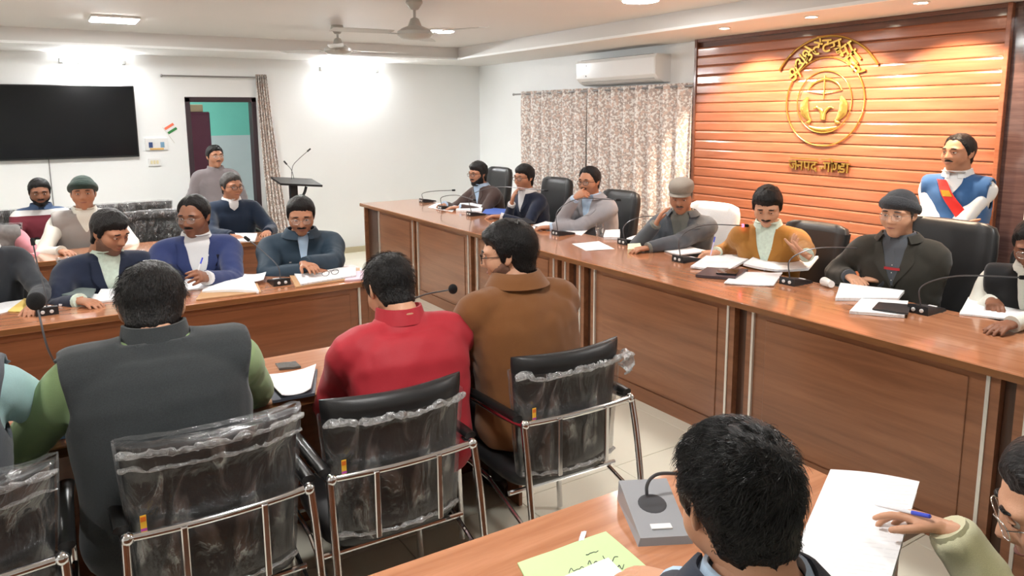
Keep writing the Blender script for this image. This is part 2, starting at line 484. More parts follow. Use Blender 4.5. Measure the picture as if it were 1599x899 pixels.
p = onz(1000, -3, ZT); led(p[0], p[1], 'ceiling light cut by the top edge of the picture, above the air conditioner', .13)
for x, y, lb in ((.75, 4.1, 'above the second table'), (.75, 1.5, 'above the wrapped chairs'), (3.55, 1.5, 'above the near end of the head table'), (-1.9, 6.9, 'at the far left of the room'), (-1.9, 4.1, 'at the left middle of the room'), (-1.9, 1.5, 'at the near left of the room')):
    led(x, y, 'ceiling light out of view ' + lb, .15)
# battens high on the far wall
def batten(px0, px1, py, label):
    a, bq = ony(px0, py, YF), ony(px1, py, YF)
    z = (a[2]+bq[2])/2; L = (bq[0]-a[0])/2
    t = thing('tube_light', label, 'tube light', ((a[0]+bq[0])/2, YF, z), 0, 'LED battens on the far wall')
    MB().box((-L, -.03, -.022), (L, -.001, .022), bev=.004).build('housing', m_white, t)
    MB().tube([(-L+.035, -.043, 0), (L-.035, -.043, 0)], .016, 12).build('tube', m_tube, t, smooth=True)
    for sx in (-1, 1): MB().box((sx*L-.02, -.062, -.026), (sx*L+.02, -.001, .026), bev=.004).build('end_cap', mat('grey_plastic', (0.45, 0.46, 0.45), rough=0.4), t)
batten(500, 586, 109, 'glowing tube light on the white wall right of the doorway')
batten(95, 192, 96, 'glowing tube light on the white wall above the television')
# warm downlights in the soffit over the panelling
m_dl = emit_mat('downlight_glow', (1.0, 0.86, 0.66), 30.0)
for k, (u, v, lb) in enumerate(((1131, 44, 'small warm downlight in the soffit, nearest the air conditioner'), (1267, 27, 'small warm downlight in the soffit above the gold emblem'), (1438, 4, 'small warm downlight in the soffit at the right end of the panelling'))):
    p = onz(u, v, ZS); x = 4.72; y = p[1]*x/p[0]
    t = thing('downlight', lb, 'downlight', (x, y, ZS), 0, 'downlights over the panelling')
    MB().lathe([(.052, 0), (.052, -.005), (.04, -.008), (.038, -.004)], 24).build('ring', m_white, t)
    MB().lathe([(.038, -.003), (.03, -.006), (.001, -.007)], 24).build('lens', m_dl, t)
    ld = bpy.data.lights.new('downlight_lamp', 'SPOT'); ld.energy = SPOT_POWER; ld.color = (1.0, 0.76, 0.54); ld.spot_size = math.radians(105); ld.spot_blend = 0.35; ld.shadow_soft_size = .03
    lo = bpy.data.objects.new('lamp', ld); COL.objects.link(lo); lo.parent = t; lo.location = (0, 0, -.02)
    lo.rotation_euler = Vector((.35, 0, -1)).to_track_quat('-Z', 'Y').to_euler()
# ================================================================== people
_tmp_scene = bpy.data.scenes.new('tmp_remesh')
def remesh(v, f, voxel, smooth=4, factor=0.5):
    """union of overlapping closed shells as one continuous surface"""
    me = bpy.data.meshes.new('t'); me.from_pydata(np.asarray(v).tolist(), [], f); me.update()
    bm = bmesh.new(); bm.from_mesh(me); bmesh.ops.recalc_face_normals(bm, faces=bm.faces); bm.to_mesh(me); bm.free()
    o = bpy.data.objects.new('t', me); _tmp_scene.collection.objects.link(o)
    r = o.modifiers.new('r', 'REMESH'); r.mode = 'VOXEL'; r.voxel_size = voxel; r.adaptivity = 0.0
    if smooth:
        s = o.modifiers.new('s', 'SMOOTH'); s.iterations = smooth; s.factor = factor
    with bpy.context.temp_override(scene=_tmp_scene, view_layer=_tmp_scene.view_layers[0]):
        dg = bpy.context.evaluated_depsgraph_get()
    dg.update()
    e = o.evaluated_get(dg); m2 = e.to_mesh()
    n = len(m2.vertices); V = np.empty(n*3); m2.vertices.foreach_get('co', V); V = V.reshape(-1, 3)
    Nn = np.empty(n*3); m2.vertices.foreach_get('normal', Nn); Nn = Nn.reshape(-1, 3)
    L = np.empty(len(m2.loops), dtype=np.int32); m2.loops.foreach_get('vertex_index', L)
    ls = np.empty(len(m2.polygons), dtype=np.int32); m2.polygons.foreach_get('loop_start', ls)
    lt = np.empty(len(m2.polygons), dtype=np.int32); m2.polygons.foreach_get('loop_total', lt)
    F = [tuple(L[a:a+b]) for a, b in zip(ls.tolist(), lt.tolist())]
    e.to_mesh_clear(); bpy.data.objects.remove(o); bpy.data.meshes.remove(me)
    return V, F, Nn

NA, NE = 64, 46
_az = np.linspace(0, 2*PI, NA, endpoint=False)
_el = np.linspace(-PI/2, PI/2, NE)
_A, _E = np.meshgrid(_az, _el)
DIRS = np.stack([np.sin(_A)*np.cos(_E), np.cos(_A)*np.cos(_E), np.sin(_E)], -1).reshape(-1, 3)   # y = front
def _ell(p, c, r):
    q = (p - np.array(c)) / np.array(r); k = np.linalg.norm(q, axis=1)
    return (k - 1) * min(r)
def _smin(a, b, k):
    h = np.clip(0.5 + 0.5*(b-a)/k, 0, 1); return b + (a-b)*h - k*h*(1-h)
def _smax(a, b, k): return -_smin(-a, -b, k)
def _cap(p, a, b, r1, r2):
    a, b = np.array(a, float), np.array(b, float); ab = b-a
    t = np.clip(((p-a) @ ab) / (ab @ ab), 0, 1)
    return np.linalg.norm(p - (a + t[:, None]*ab), axis=1) - (r1 + (r2-r1)*t)
def head_sdf(p, jaw=1.0, nose=1.0, fat=0.0):
    q = p.copy(); q[:, 0] = np.abs(q[:, 0])
    d = _ell(q, (0, -.012, .026), (.077, .099, .090))
    d = _smin(d, _ell(q, (0, .020, -.030), (.060*jaw+fat, .068, .078)), .03)
    d = _smin(d, _ell(q, (0, .046, -.088), (.028*jaw+fat, .036, .026)), .025)       # chin
    d = _smin(d, _ell(q, (.046, .040, -.022), (.028+fat, .036, .034)), .02)       # cheek
    d = _smin(d, _ell(q, (.028, .066, .030), (.034, .022, .012)), .014)       # brow
    d = _smax(d, -_ell(q, (.033, .098, .010), (.019, .018, .013)), .012)      # eye socket
    d = _smin(d, _cap(q, (0, .084, .020), (0, .104*nose, -.022), .007, .012*nose), .010)  # nose
    d = _smin(d, _ell(q, (.013, .090, -.026), (.010, .012, .009)), .006)      # nostril wings
    d = _smin(d, _ell(q, (0, .080, -.051), (.024, .013, .006)), .006)         # upper lip
    d = _smin(d, _ell(q, (0, .079, -.062), (.020, .012, .007)), .006)         # lower lip
    d = _smin(d, _cap(q, (0, -.030, -.06), (0, -.045, -.16), .056+fat, .058+fat), .03)    # neck
    return d
_RCACHE = {}
def head_radius(**k):
    key = tuple(sorted(k.items()))
    if key in _RCACHE: return _RCACHE[key]
    lo = np.zeros(len(DIRS)); hi = np.full(len(DIRS), .17)
    for _ in range(26):
        m = (lo+hi)/2; inside = head_sdf(DIRS*m[:, None], **k) < 0
        lo = np.where(inside, m, lo); hi = np.where(inside, hi, m)
    _RCACHE[key] = lo
    return lo
def sphere_faces(keep=None):
    f = []
    for i in range(NE-1):
        for j in range(NA):
            q = (i*NA+j, i*NA+(j+1) % NA, (i+1)*NA+(j+1) % NA, (i+1)*NA+j)
            if keep is None or any(keep[a] for a in q): f.append(q)
    return f
def az_deg():
    return np.degrees(np.abs(np.arctan2(DIRS[:, 0], DIRS[:, 1])))
HAIRLINES = {
    'short': ([0, 30, 50, 68, 78, 88, 96, 108, 125, 180], [.074, .072, .060, .040, -.004, -.022, .012, -.012, -.066, -.078]),
    'receding': ([0, 20, 38, 60, 78, 88, 96, 108, 125, 180], [.088, .092, .086, .052, .004, -.018, .014, -.010, -.060, -.072]),
    'full': ([0, 30, 50, 68, 78, 88, 96, 108, 125, 180], [.062, .060, .054, .036, -.010, -.030, .004, -.022, -.076, -.088]),
}
def shell(R, mask, thick, lift=.002):
    """patch over the head: mask 0..1 per direction, thick in metres"""
    keep = mask > 0.02
    r = R + lift*np.clip(mask*4, 0, 1) - .004*(mask <= 0.02) + thick*np.clip(mask, 0, 1)
    V = DIRS*r[:, None]
    F = sphere_faces(keep)
    used = sorted({i for q in F for i in q}); mp = {a: b for b, a in enumerate(used)}
    return V[used], [tuple(mp[i] for i in q) for q in F]
def sstep(x, a, b):
    t = np.clip((x-a)/(b-a), 0, 1); return t*t*(3-2*t)

m_hair = mat('hair_black', (0.009, 0.008, 0.008), rough=0.42, noise=0.4, nscale=60, bump=0.7, bscale=90, stretch=(3, .5, 1), spec=0.3)
m_hair_grey = mat('hair_greying', (0.055, 0.05, 0.047), rough=0.45, noise=0.6, nscale=120, bump=0.8, bscale=90, stretch=(3, .5, 1))
m_eye = mat('eye_white', (0.7, 0.68, 0.65), rough=0.2)
m_iris = mat('iris', (0.015, 0.01, 0.008), rough=0.1)
m_rim = mat('spectacle_black', (0.012, 0.012, 0.012), rough=0.25)
m_rim_metal = mat('spectacle_metal', (0.6, 0.58, 0.55), rough=0.2, metal=1.0)
m_lens = mat('spectacle_lens', (1, 1, 1), rough=0.02, alpha=0.05, spec=0.6)
def skin(tone):
    c = {'light': rgb(202, 152, 122), 'mid': rgb(176, 124, 96), 'dark': rgb(134, 90, 68), 'deep': rgb(104, 70, 54)}[tone]
    return mat('skin_'+tone, c, rough=0.48, noise=0.10, nscale=25, bump=0.08, bscale=300, spec=0.4)
_eye_me = None
def eye_mesh():
    global _eye_me
    if _eye_me is None:
        _eye_me = MB().ball((0, 0, 0), .0122, 12, 8, 0).ball((0, .0066, -.0012), (.0068, .0066, .0068), 10, 6, 1).mesh('eye', [m_eye, m_iris], True)
    return _eye_me

def loft(rings, seg=28, e=2.3):
    """rings: centre, lateral vector, depth vector"""
    a = np.linspace(0, 2*PI, seg, endpoint=False)
    ca, sa = np.cos(a), np.sin(a)
    ca = np.sign(ca)*np.abs(ca)**(2/e); sa = np.sign(sa)*np.abs(sa)**(2/e)
    v = np.concatenate([np.asarray(c) + ca[:, None]*np.asarray(l) + sa[:, None]*np.asarray(d) for c, l, d in rings])
    n = len(rings); f = []
    for i in range(n-1):
        for j in range(seg):
            k = (j+1) % seg; f.append((i*seg+j, i*seg+k, (i+1)*seg+k, (i+1)*seg+j))
    f.append(tuple(range(seg))[::-1]); f.append(tuple((n-1)*seg+j for j in range(seg)))
    return v, f

def hand_shells(mb, W, fd, pn, side, curl=(.25, .35, .3), spread=.10, thumb=.6, k=1.0, fist=None):
    """palm, four fingers of unequal length and a thumb; side +1 right, -1 left"""
    fd = unit(fd); pn = unit(np.asarray(pn, float) - fd*(np.asarray(pn, float) @ fd))
    th = unit(-side*np.cross(pn, fd))       # towards the thumb
    W = np.asarray(W, float)
    v, f = loft([(W - fd*.03*k, th*.024*k, pn*.019*k), (W, th*.026*k, pn*.018*k), (W + fd*.03*k + th*.004*k, th*.036*k, pn*.017*k), (W + fd*.065*k, th*.041*k, pn*.015*k), (W + fd*.092*k, th*.039*k, pn*.011*k)], 16)
    mb.add(v, f)
    L = (.072, .080, .074, .058)
    for i in range(4):
        off = (.029 - i*.0195)
        p = W + fd*(.084 - .006*abs(i-1.2))*k + th*off*k
        d = unit(fd + th*spread*(1.5-i)*.5)
        pts = [p - d*.012*k]; rr = [.0095*k]
        c = curl if fist is None else fist[i]
        for j in range(3):
            a = c[j]
            d = unit(d*math.cos(a) + pn*math.sin(a))
            pn2 = unit(np.cross(np.cross(d, pn), d)); pnl = pn2
            pts.append(p); rr.append((.0098, .0092, .0082)[j]*k)
            p = p + d*L[i]*(.45, .31, .24)[j]*k
        pts.append(p); rr.append(.0066*k); pts.append(p + d*.004*k); rr.append(.003*k)
        mb.tube(pts, rr, 8)
    p = W + fd*.022*k + th*.026*k
    d = unit(fd*.75 + th*thumb + pn*.35)
    pts = [p - d*.02*k, p, p + d*.038*k]
    d2 = unit(d + fd*.5 + pn*.15 - th*.2)
    pts += [p + d*.038*k + d2*.030*k, p + d*.038*k + d2*.052*k, p + d*.038*k + d2*.057*k]
    mb.tube(pts, np.array([.013, .0135, .0108, .0102, .0075, .003])*k, 8)

def ik(S, W, a, b, hint):
    S, W = np.asarray(S, float), np.asarray(W, float)
    d = W - S; D = np.linalg.norm(d)
    if D > (a+b)*.995: d = d/D*(a+b)*.995; W = S + d; D = (a+b)*.995
    D = max(D, abs(a-b)+.02)
    x = (a*a - b*b + D*D)/(2*D); h = math.sqrt(max(a*a - x*x, 1e-6))
    u = d/np.linalg.norm(d); n = np.asarray(hint, float); n = unit(n - u*(n @ u))
    return S + u*x + n*h, W

def person(label, head, face, torso=None, lean=12, nod=8, tilt=0, hands=None, stand=False, seat=.47, size=1.0, build=1.0,
           tone='mid', hair='short', hairmat=None, hairthick=.017, moustache=None, beard=0, glasses=None, cap=None, capmat=None,
           top='jacket', topmat=None, shirtmat=None, sleevemat=None, vneck=True, lapels=True, collar='shirt', vtop=.62, legmat=None,
           jaw=1.0, eyes=True, fine=False, hints=None, curls=None, palms=None, fdirs=None, legs=True, wrinkle=1.0, hip=None, folded=False, extra=None, fat=0.0, shoes=True, vwidth=1.0, padd=0.0, neck=.6, colh=.03):
    if torso is None: torso = face
    fa, ta = math.radians(face), math.radians(torso)
    U = np.array([0, 0, 1.0])
    F = np.array([math.cos(ta), math.sin(ta), 0]); Rt = np.cross(F, U)
    Fh = np.array([math.cos(fa), math.sin(fa), 0]); Rh = np.cross(Fh, U)
    nd, tl = math.radians(nod), math.radians(tilt)
    hu = unit(U*math.cos(nd) + Fh*math.sin(nd)); hf = unit(Fh*math.cos(nd) - U*math.sin(nd))
    hr = Rh*math.cos(tl) - hu*math.sin(tl); hu = unit(np.cross(hr, hf))
    HM = np.stack([hr, hf, hu], 1)*size           # local head axes to world
    H = np.asarray(head, float)
    ln = math.radians(lean)
    su = U*math.cos(ln) + F*math.sin(ln)
    NB = H - size*(.085*hu + .070*neck*su) - size*.035*F
    SM = NB - su*.055*size
    k = size
    pz = hip or (.92 if stand else seat + .085)
    dz = SM[2] - pz
    PV = np.array([*(SM - F*dz*math.tan(ln)*.75)[:2], pz])
    mid = (SM+PV)/2 - F*.02 + U*.02
    B = build*k; BD = k*(1+(build-1)*.35)
    def axis(t):     # t: 0 pelvis .. 1 shoulder line
        return (1-t)**2*PV + 2*t*(1-t)*(mid*2 - (SM+PV)/2) + t*t*SM
    def ring(t, w, d, c=None, e=1.0):
        cc = axis(t) if c is None else c
        tg = unit(axis(min(1, t+.02)) - axis(t-.02)); dd = unit(np.cross(Rt, tg)) * -1
        if dd @ F < 0: dd = -dd
        return (cc, Rt*w*B*e, dd*d*BD*e)
    def torso_rings(e=1.0, low=-.12):
        R = [ring(low, .165, .125, axis(0)+U*low*.5, e), ring(0, .180, .130, None, e), ring(.25, .172, .126, None, e), ring(.5, .180, .130, None, e),
             ring(.72, .188, .128, None, e), ring(.86, .182, .116, None, e), ring(.96, .150, .096, None, e), (SM*.6+NB*.4, Rt*.112*B*e, F*.080*B*e)]
        R.append((NB + su*.0, Rt*.078*B*e, F*.066*B*e)); R.append((NB + su*.022, Rt*.064*B*e, F*.060*B*e))
        return R
    SHW = .168*B
    sh = [SM + s*Rt*SHW - su*.042 for s in (-1, 1)]      # 0 left, 1 right
    UA, FA = .295*k, .255*k
    wr, el = [], []
    for i, s in enumerate((-1, 1)):
        tgt = None if hands is None else hands[i]
        if tgt is None:
            tgt = sh[i] - U*(.50 if stand else .36) + F*(.05 if stand else .32) - s*Rt*(-.02 if stand else .04)
        hint = (s*Rt*.7 - U*.6 - F*.35) if not hints or hints[i] is None else (hints[i][0]*F + hints[i][1]*Rt + hints[i][2]*U)
        e, w2 = ik(sh[i], tgt, UA, FA, hint)
        el.append(e); wr.append(w2)
    def arm(mb, i, r=1.0, stop=1.0):
        s = (-1, 1)[i]
        pts = np.array([SM + s*Rt*.08*B - su*.025, sh[i], (sh[i]*.55+el[i]*.45), el[i], (el[i]*.5+wr[i]*.5), el[i]+(wr[i]-el[i])*stop])
        C = catmull(pts, 4)
        rad = np.interp(np.linspace(0, 5, len(C)), range(6), np.array([.070, .068, .059, .053, .046, .039])*r*B)
        mb.tube(C, rad, 14)
    # ---- body: continuous under the clothes, then head and hands in the same mesh
    mb = MB(); v, f = loft(torso_rings(.86)); mb.add(v, f)
    for i in (0, 1): arm(mb, i, .72, 1.04)
    mb.tube([NB - su*.03, NB + su*.03, H - HM @ np.array([0, .025, .055])], np.array([.060, .058, .055])*k*(1+fat*6), 16)
    # legs
    hips, knees, ank = [], [], []
    for i, s in enumerate((-1, 1)):
        hp = PV + s*Rt*.095*k - U*.01
        if stand: kn = hp + F*.02 - U*(pz-.09)*.52; an = np.array([kn[0]-F[0]*.03, kn[1]-F[1]*.03, .09])
        else:
            kn = hp + F*.40*k + s*Rt*.05 + U*.0; kn[2] = seat + .05
            an = kn + F*.02 - U*(kn[2]-.09)
        hips.append(hp); knees.append(kn); ank.append(an)
        if legs: mb.tube(catmull([hp, (hp+kn)/2, kn, (kn+an)/2, an], 3), np.interp(np.linspace(0, 4, 13), range(5), [.075, .068, .052, .048, .036]), 12)
    bv, bf, _ = remesh(*mb.arrays(), .018, 3)
    R = head_radius(jaw=jaw, fat=fat)
    hv = (DIRS*R[:, None]) @ HM.T + H
    full = MB().add(bv, bf).add(hv, sphere_faces())
    for s in (-1, 1):      # ears
        ev = MB().ball((0, 0, 0), 1.0, 12, 8).arrays()[0]
        ev = ev * np.array([.0085, .018, .031])
        ev[:, 0] += .006*np.cos(ev[:, 1]/.018*1.4)*0 + np.where(ev[:, 1] < 0, .010*(-ev[:, 1]/.018), 0) - .006*np.exp(-((ev[:, 1]-.002)**2+(ev[:, 2]-.004)**2)/.00012)
        ev[:, 1] -= ev[:, 2]*.25
        ev = ev*np.array([s, 1, 1]) + np.array([s*.076, -.012, .002])
        full.add(ev @ HM.T + H, [q if s > 0 else q[::-1] for q in MB().ball((0, 0, 0), 1.0, 12, 8).f])
    for i, s in enumerate((-1, 1)):
        if hands is not None and hands[i] is False: continue
        fd = unit(wr[i] - el[i]) if not fdirs or fdirs[i] is None else unit(fdirs[i])
        if not palms or palms[i] is None: fd = unit(fd*np.array([1, 1, .1]))
        pn = np.array([0, 0, -1.0]) if not palms or palms[i] is None else np.asarray(palms[i], float)
        hm = MB(); cu = None if not curls else curls[i]
        if cu == 'fist': hand_shells(hm, wr[i], fd, pn, s, curl=(1.0, 1.2, .9), k=k)
        elif cu == 'point': hand_shells(hm, wr[i], fd, pn, s, k=k, fist=[(.1, .15, .1), (.7, 1.0, .7), (.8, 1.1, .7), (.9, 1.1, .7)])
        elif cu == 'pen': hand_shells(hm, wr[i], fd, pn, s, k=k, thumb=.25, fist=[(.5, .6, .25), (.6, .75, .4), (.85, .95, .6), (1.0, 1.0, .6)])
        elif cu == 'hold': hand_shells(hm, wr[i], fd, pn, s, k=k, spread=.3, thumb=.7, fist=[(.15, .3, .2), (.35, .5, .4), (.55, .7, .5), (.8, .8, .5)])
        elif cu == 'flat': hand_shells(hm, wr[i], fd, pn, s, k=k, curl=(.08, .12, .1))
        else: hand_shells(hm, wr[i], fd, pn, s, k=k)
        v, f, _ = remesh(*hm.arrays(), .0042, 2, .4)
        full.add(v, f)
    body = full.build('person', skin(tone), None, smooth=True, angle=180, fixn=False)
    tag(body, label, 'person')
    def child(name, mb2, m, smooth=True, parent=body, ang=60, fixn=True):
        return mb2.build(name, m, parent, smooth=smooth, angle=ang, fixn=fixn)
    # ---- clothing
    topmat = topmat or fabric('cloth_default', (0.05, 0.05, 0.06))
    legmat = legmat or fabric('trouser_dark', (0.02, 0.021, 0.025))
    vox = .011 if fine else .014
    def cloth(parts, voxel, e=1.0, wr_amp=.006, freq=9.0, arms=True, r=1.0, stop=.97, low=-.12, seed=0.0):
        m2 = MB(); v, f = loft(torso_rings(e, low)); m2.add(v, f)
        if arms:
            for i in (0, 1): arm(m2, i, r, stop)
        else:       # sleeveless: only the caps of the shoulders
            for i, s_ in enumerate((-1, 1)):
                m2.tube([SM + s_*Rt*.06*B - su*.03, sh[i] + su*.002, sh[i] + s_*Rt*.05*B - su*.012], np.array([.082, .085, .077])*B, 16)
        V, Fc, N = remesh(*m2.arrays(), voxel, 5)
        q = V*freq + seed
        w = perlin(q*np.array([1, 1, .6])) + .5*perlin(q*2.3)
        # creases gather at the elbows and the armpits
        cr = np.zeros(len(V))
        for i in (0, 1):
            for c0, rad, am in ((el[i], .11, 1.0), (sh[i]-U*.10, .13, .5)):
                dd = np.linalg.norm(V-c0, axis=1); cr += am*np.exp(-(dd/rad)**2)*(np.sin((V @ unit(wr[i]-sh[i]))*80+perlin(V*16)*5+w*2))
        V = V + N*(w*wr_amp + cr*.0032)[:, None]*wrinkle
        return V, Fc
    if top == 'vest':
        V, Fc = cloth(None, vox, .985, .004, arms=True, r=.92, seed=hash(label) % 50)
        child('shirt', MB().add(V, Fc), sleevemat or shirtmat, ang=180, fixn=False)
        V, Fc = cloth(None, vox, 1.085, .004, arms=False, seed=5.0)
        cut = []
        for q in Fc:
            c0 = V[list(q)].mean(0); lat = abs((c0-SM) @ Rt); up = (c0-SM) @ su
            if up > -.23 and lat > np.interp(up, [-.23, -.19, -.12, -.05, .0, .1], [.225, .200, .182, .190, .200, .200])*B: continue
            if up > .045*k and lat < .075*B: continue
            cut.append(q)
        cnt = {}
        for q in cut:
            for a, b in zip(q, q[1:]+q[:1]): cnt[(min(a, b), max(a, b))] = cnt.get((min(a, b), max(a, b)), 0)+1
        nb = {}
        for (a, b), c0 in cnt.items():
            if c0 == 1: nb.setdefault(a, []).append(b); nb.setdefault(b, []).append(a)
        for _ in range(12):
            V2 = V.copy()
            for a, l in nb.items(): V2[a] = .5*V[a] + .5*V[l].mean(0)
            V = V2
        vo = MB().add(V, cut).build('waistcoat', topmat, body, smooth=True, angle=180, fixn=False)
        sd = vo.modifiers.new('thick', 'SOLIDIFY'); sd.thickness = .008; sd.offset = -1
        main = vo
    else:
        V, Fc = cloth(None, vox, 1.06 + padd, .005, r=1.05 + padd, seed=(abs(face)*.13 + H[0]*3) % 40)
        main = child('jacket' if top == 'jacket' else 'sweater', MB().add(V, Fc), topmat, ang=180, fixn=False)
    bvh = BVHTree.FromPolygons([Vector(x) for x in V], Fc)
    def wrap(ts, lats, off=.004, thick=.003, n=9):
        """patch on the front of the torso: rows at height t spanning lateral lo..hi (fraction of half width)"""
        G = []
        for t, (lo, hi) in zip(ts, lats):
            row = []
            for l in np.linspace(lo, hi, n):
                o = axis(min(t, 1.0)) if t <= 1 else axis(1.0)*(1-(t-1)*4) + NB*((t-1)*4)
                a = l*1.25
                dr = F*math.cos(a) + Rt*math.sin(a)
                o2 = o - F*.0
                hit = bvh.ray_cast(Vector(o2), Vector(dr), .4)
                p = np.array(hit[0]) if hit[0] is not None else o2 + dr*.11
                if np.linalg.norm(p-o2) > .24: p = o2 + dr*.13
                row.append(p + dr*off)
            G.append(row)
        return MB().sheet(np.array(G), -thick)
    # neck line and collars
    def neck_collar(name, m, r=.070, h=.036, gap=.28, flare=.006, drop=0.0, thick=.006):
        G = []
        angs = np.linspace(gap, 2*PI-gap, 30)
        for z, rr in ((-.022, r*1.10), (0.0, r*1.02), (h*.6, r*.98), (h, r*1.0), (h*.98, r*1.05), (h*.35, r*1.12+flare*.5), (-.008, r*1.18+flare)):
            row = []
            for a in angs:
                d = F*math.cos(a) + Rt*math.sin(a)
                fr = max(0, math.cos(a))
                row.append(NB + d*rr*k*(1+.05*abs(math.sin(a))) + su*(z - drop*fr - .018*fr)*k + F*.004)
            G.append(row)
        return child(name, MB().sheet(np.array(G), thick*.3), m)
    if vneck:
        ts = np.append(np.linspace(vtop, 1.0, 8), [1.1, 1.2, 1.3, 1.36])
        wd = np.append(np.linspace(.03, .40, 8), [.46, .52, .56, .56])*vwidth
        child('shirt_front', wrap(ts, [(-w, w) for w in wd], .003), shirtmat)
        if lapels:
            for s in (-1, 1):
                tl_ = np.linspace(vtop-.02, 1.12, 10)
                wi = np.interp(tl_, [vtop, 1.0, 1.12], [.0, .38*vwidth, .48*vwidth]); wo = wi + np.array([.05, .10, .16, .22, .28, .32, .30, .28, .28, .30])
                child('lapel', wrap(tl_, [(s*a, s*b) for a, b in zip(wi, wo)], .007, .004, 6), topmat)
        # placket line
        child('placket', wrap(np.linspace(vtop, .98, 6), [(-.035, .035)]*6, .006, .002, 3), shirtmat)
        for t in (vtop+.06, vtop+.16, vtop+.26):
            if t < .95:
                pz_ = wrap([t, t+.012], [(-.012, .012)]*2, .008, .003, 3); child('button', pz_, mat('button', (0.6, 0.6, 0.55), rough=.4))
    if collar == 'shirt': neck_collar('collar', shirtmat)
    elif collar == 'stand': neck_collar('collar', topmat, r=.074, h=colh, gap=.25, flare=.001)
    elif collar == 'fold': neck_collar('collar', topmat, r=.084, h=.046, gap=.3, flare=.022, thick=.012)
    elif collar == 'both':
        neck_collar('shirt_collar', shirtmat); neck_collar('jacket_collar', topmat, r=.086, h=.030, gap=.75, flare=.02)
    # cuffs
    for i in (0, 1):
        if hands is not None and hands[i] is False: continue
        d = unit(wr[i]-el[i])
        child('cuff', MB().tube([wr[i]-d*.03, wr[i]-d*.008, wr[i]+d*.006, wr[i]+d*.004], np.array([.036, .0385, .037, .027])*B, 16), (shirtmat if (top == 'jacket' and collar in ('shirt', 'both') and shirtmat) else (sleevemat or topmat)))
    # trousers
    if legs:
        m2 = MB(); v, f = loft([ring(-.1, .16, .12, axis(0)-U*.06), ring(0, .182, .135), ring(.2, .176, .130)]); m2.add(v, f)
        for hp, kn, an in zip(hips, knees, ank):
            m2.tube(catmull([hp, (hp+kn)/2, kn, (kn+an)/2, an-U*.02], 4), np.interp(np.linspace(0, 4, 17), range(5), [.098, .092, .074, .066, .062]), 14)
        v, f, N = remesh(*m2.arrays(), .018, 4)
        v = v + N*(perlin(v*9)*.006)[:, None]
        child('trousers', MB().add(v, f), legmat, ang=180, fixn=False)
        if shoes:
            for an in ank:
                a0 = an*np.array([1, 1, 0])
                sv, sf = loft([(a0 - F*.075 + U*.035, Rt*.028, U*.035), (a0 - F*.05 + U*.045, Rt*.036, U*.045), (a0 + F*.02 + U*.045, Rt*.038, U*.045), (a0 + F*.09 + U*.030, Rt*.044, U*.030), (a0 + F*.16 + U*.024, Rt*.040, U*.024), (a0 + F*.195 + U*.018, Rt*.022, U*.016)], 14)
                child('shoe', MB().add(sv, sf), mat('shoe_leather', (0.03, 0.018, 0.012), rough=.35))
    # ---- head furniture
    az = az_deg(); P = DIRS*R[:, None]
    def onhead(v): return np.asarray(v) @ HM.T + H
    hm_ = hairmat or m_hair
    if cap: hairthick = min(hairthick, .004)
    if hair:
        xs, ys = HAIRLINES[hair]
        line = np.interp(az, xs, ys)
        jit = perlin(DIRS*9+H)*.005
        mk = sstep(P[:, 2] + jit, line-.006, line+.018)
        th = hairthick*(.55 + .6*np.clip(P[:, 2]/.09, 0, 1))*(1 + .18*perlin(DIRS*5+H) + .12*perlin(DIRS*14))
        v, f = shell(R, mk, th)
        child('hair', MB().add(onhead(v), f), hm_, ang=180)
    if beard:
        yy = np.interp(az, [0, 20, 45, 70, 88, 100], [-.072, -.066, -.045, -.022, .0, -.05])
        mk = sstep(yy - P[:, 2], -.002, .014)*sstep(112-az, 0, 12)*sstep(P[:, 2], -.125, -.10)
        lip = np.exp(-((P[:, 0]/.024)**2+((P[:, 2]+.058)/.010)**2)*1.5)
        mk = np.clip(mk - 0*lip, 0, 1)
        v, f = shell(R, mk, beard*(1+.3*perlin(DIRS*20)))
        child('beard' if beard > .004 else 'stubble', MB().add(onhead(v), f), hm_ if beard > .004 else mat('stubble_'+tone, tuple(np.array(rgb(122, 88, 72))), rough=.7, noise=.3, nscale=200), ang=180)
    if moustache or beard > .004:
        th = .0075 if moustache is None else moustache
        x = np.linspace(-1, 1, 13)
        pts = np.stack([x*.033, .0925 - .020*x*x, -.0400 - .009*np.abs(x)**1.5], 1)
        child('moustache', MB().tube(onhead(pts), np.array([.002 + th*(1-abs(a)**2.2) for a in x])*.8, 8, flat=(1, 1)), hm_)
    if eyes:
        for s in (-1, 1):
            o = bpy.data.objects.new('eye', eye_mesh()); COL.objects.link(o); o.parent = body
            M4 = Matrix.Identity(4); c0 = onhead([(s*.0325, .0735, .011)])[0]
            for a in range(3):
                for b2 in range(3): M4[a][b2] = HM[a][b2]
                M4[a][3] = c0[a]
            o.matrix_local = M4
            x = np.linspace(-1, 1, 7)
            pts = np.stack([s*(.034 + x*.020), .0915 - .006*(x+.3)**2 - .004*(x > .5), .0315 + .004*(1-x*x) - .002*x], 1)
            child('eyebrow', MB().tube(onhead(pts), [.0018, .0034, .0042, .0042, .0036, .0028, .0014], 6), hm_)
            # upper lid
            pts = np.stack([s*(.0325 + x*.0150), .0868 - .006*x*x, .0150 + .0030*(1-x*x)], 1)
            child('eyelid', MB().tube(onhead(pts), [.002, .0036, .0046, .0048, .0046, .0036, .002], 6), skin(tone))
            pts = np.stack([s*(.0325 + x*.0150), .0862 - .006*x*x, .0052 - .0018*(1-x*x)], 1)
            child('eyelid', MB().tube(onhead(pts), [.0015, .0026, .0032, .0034, .0032, .0026, .0015], 6), skin(tone))
        x = np.linspace(-1, 1, 9)
        pts = np.stack([x*.024, .0925 - .011*x*x, -.0565 + .003*x*x], 1)
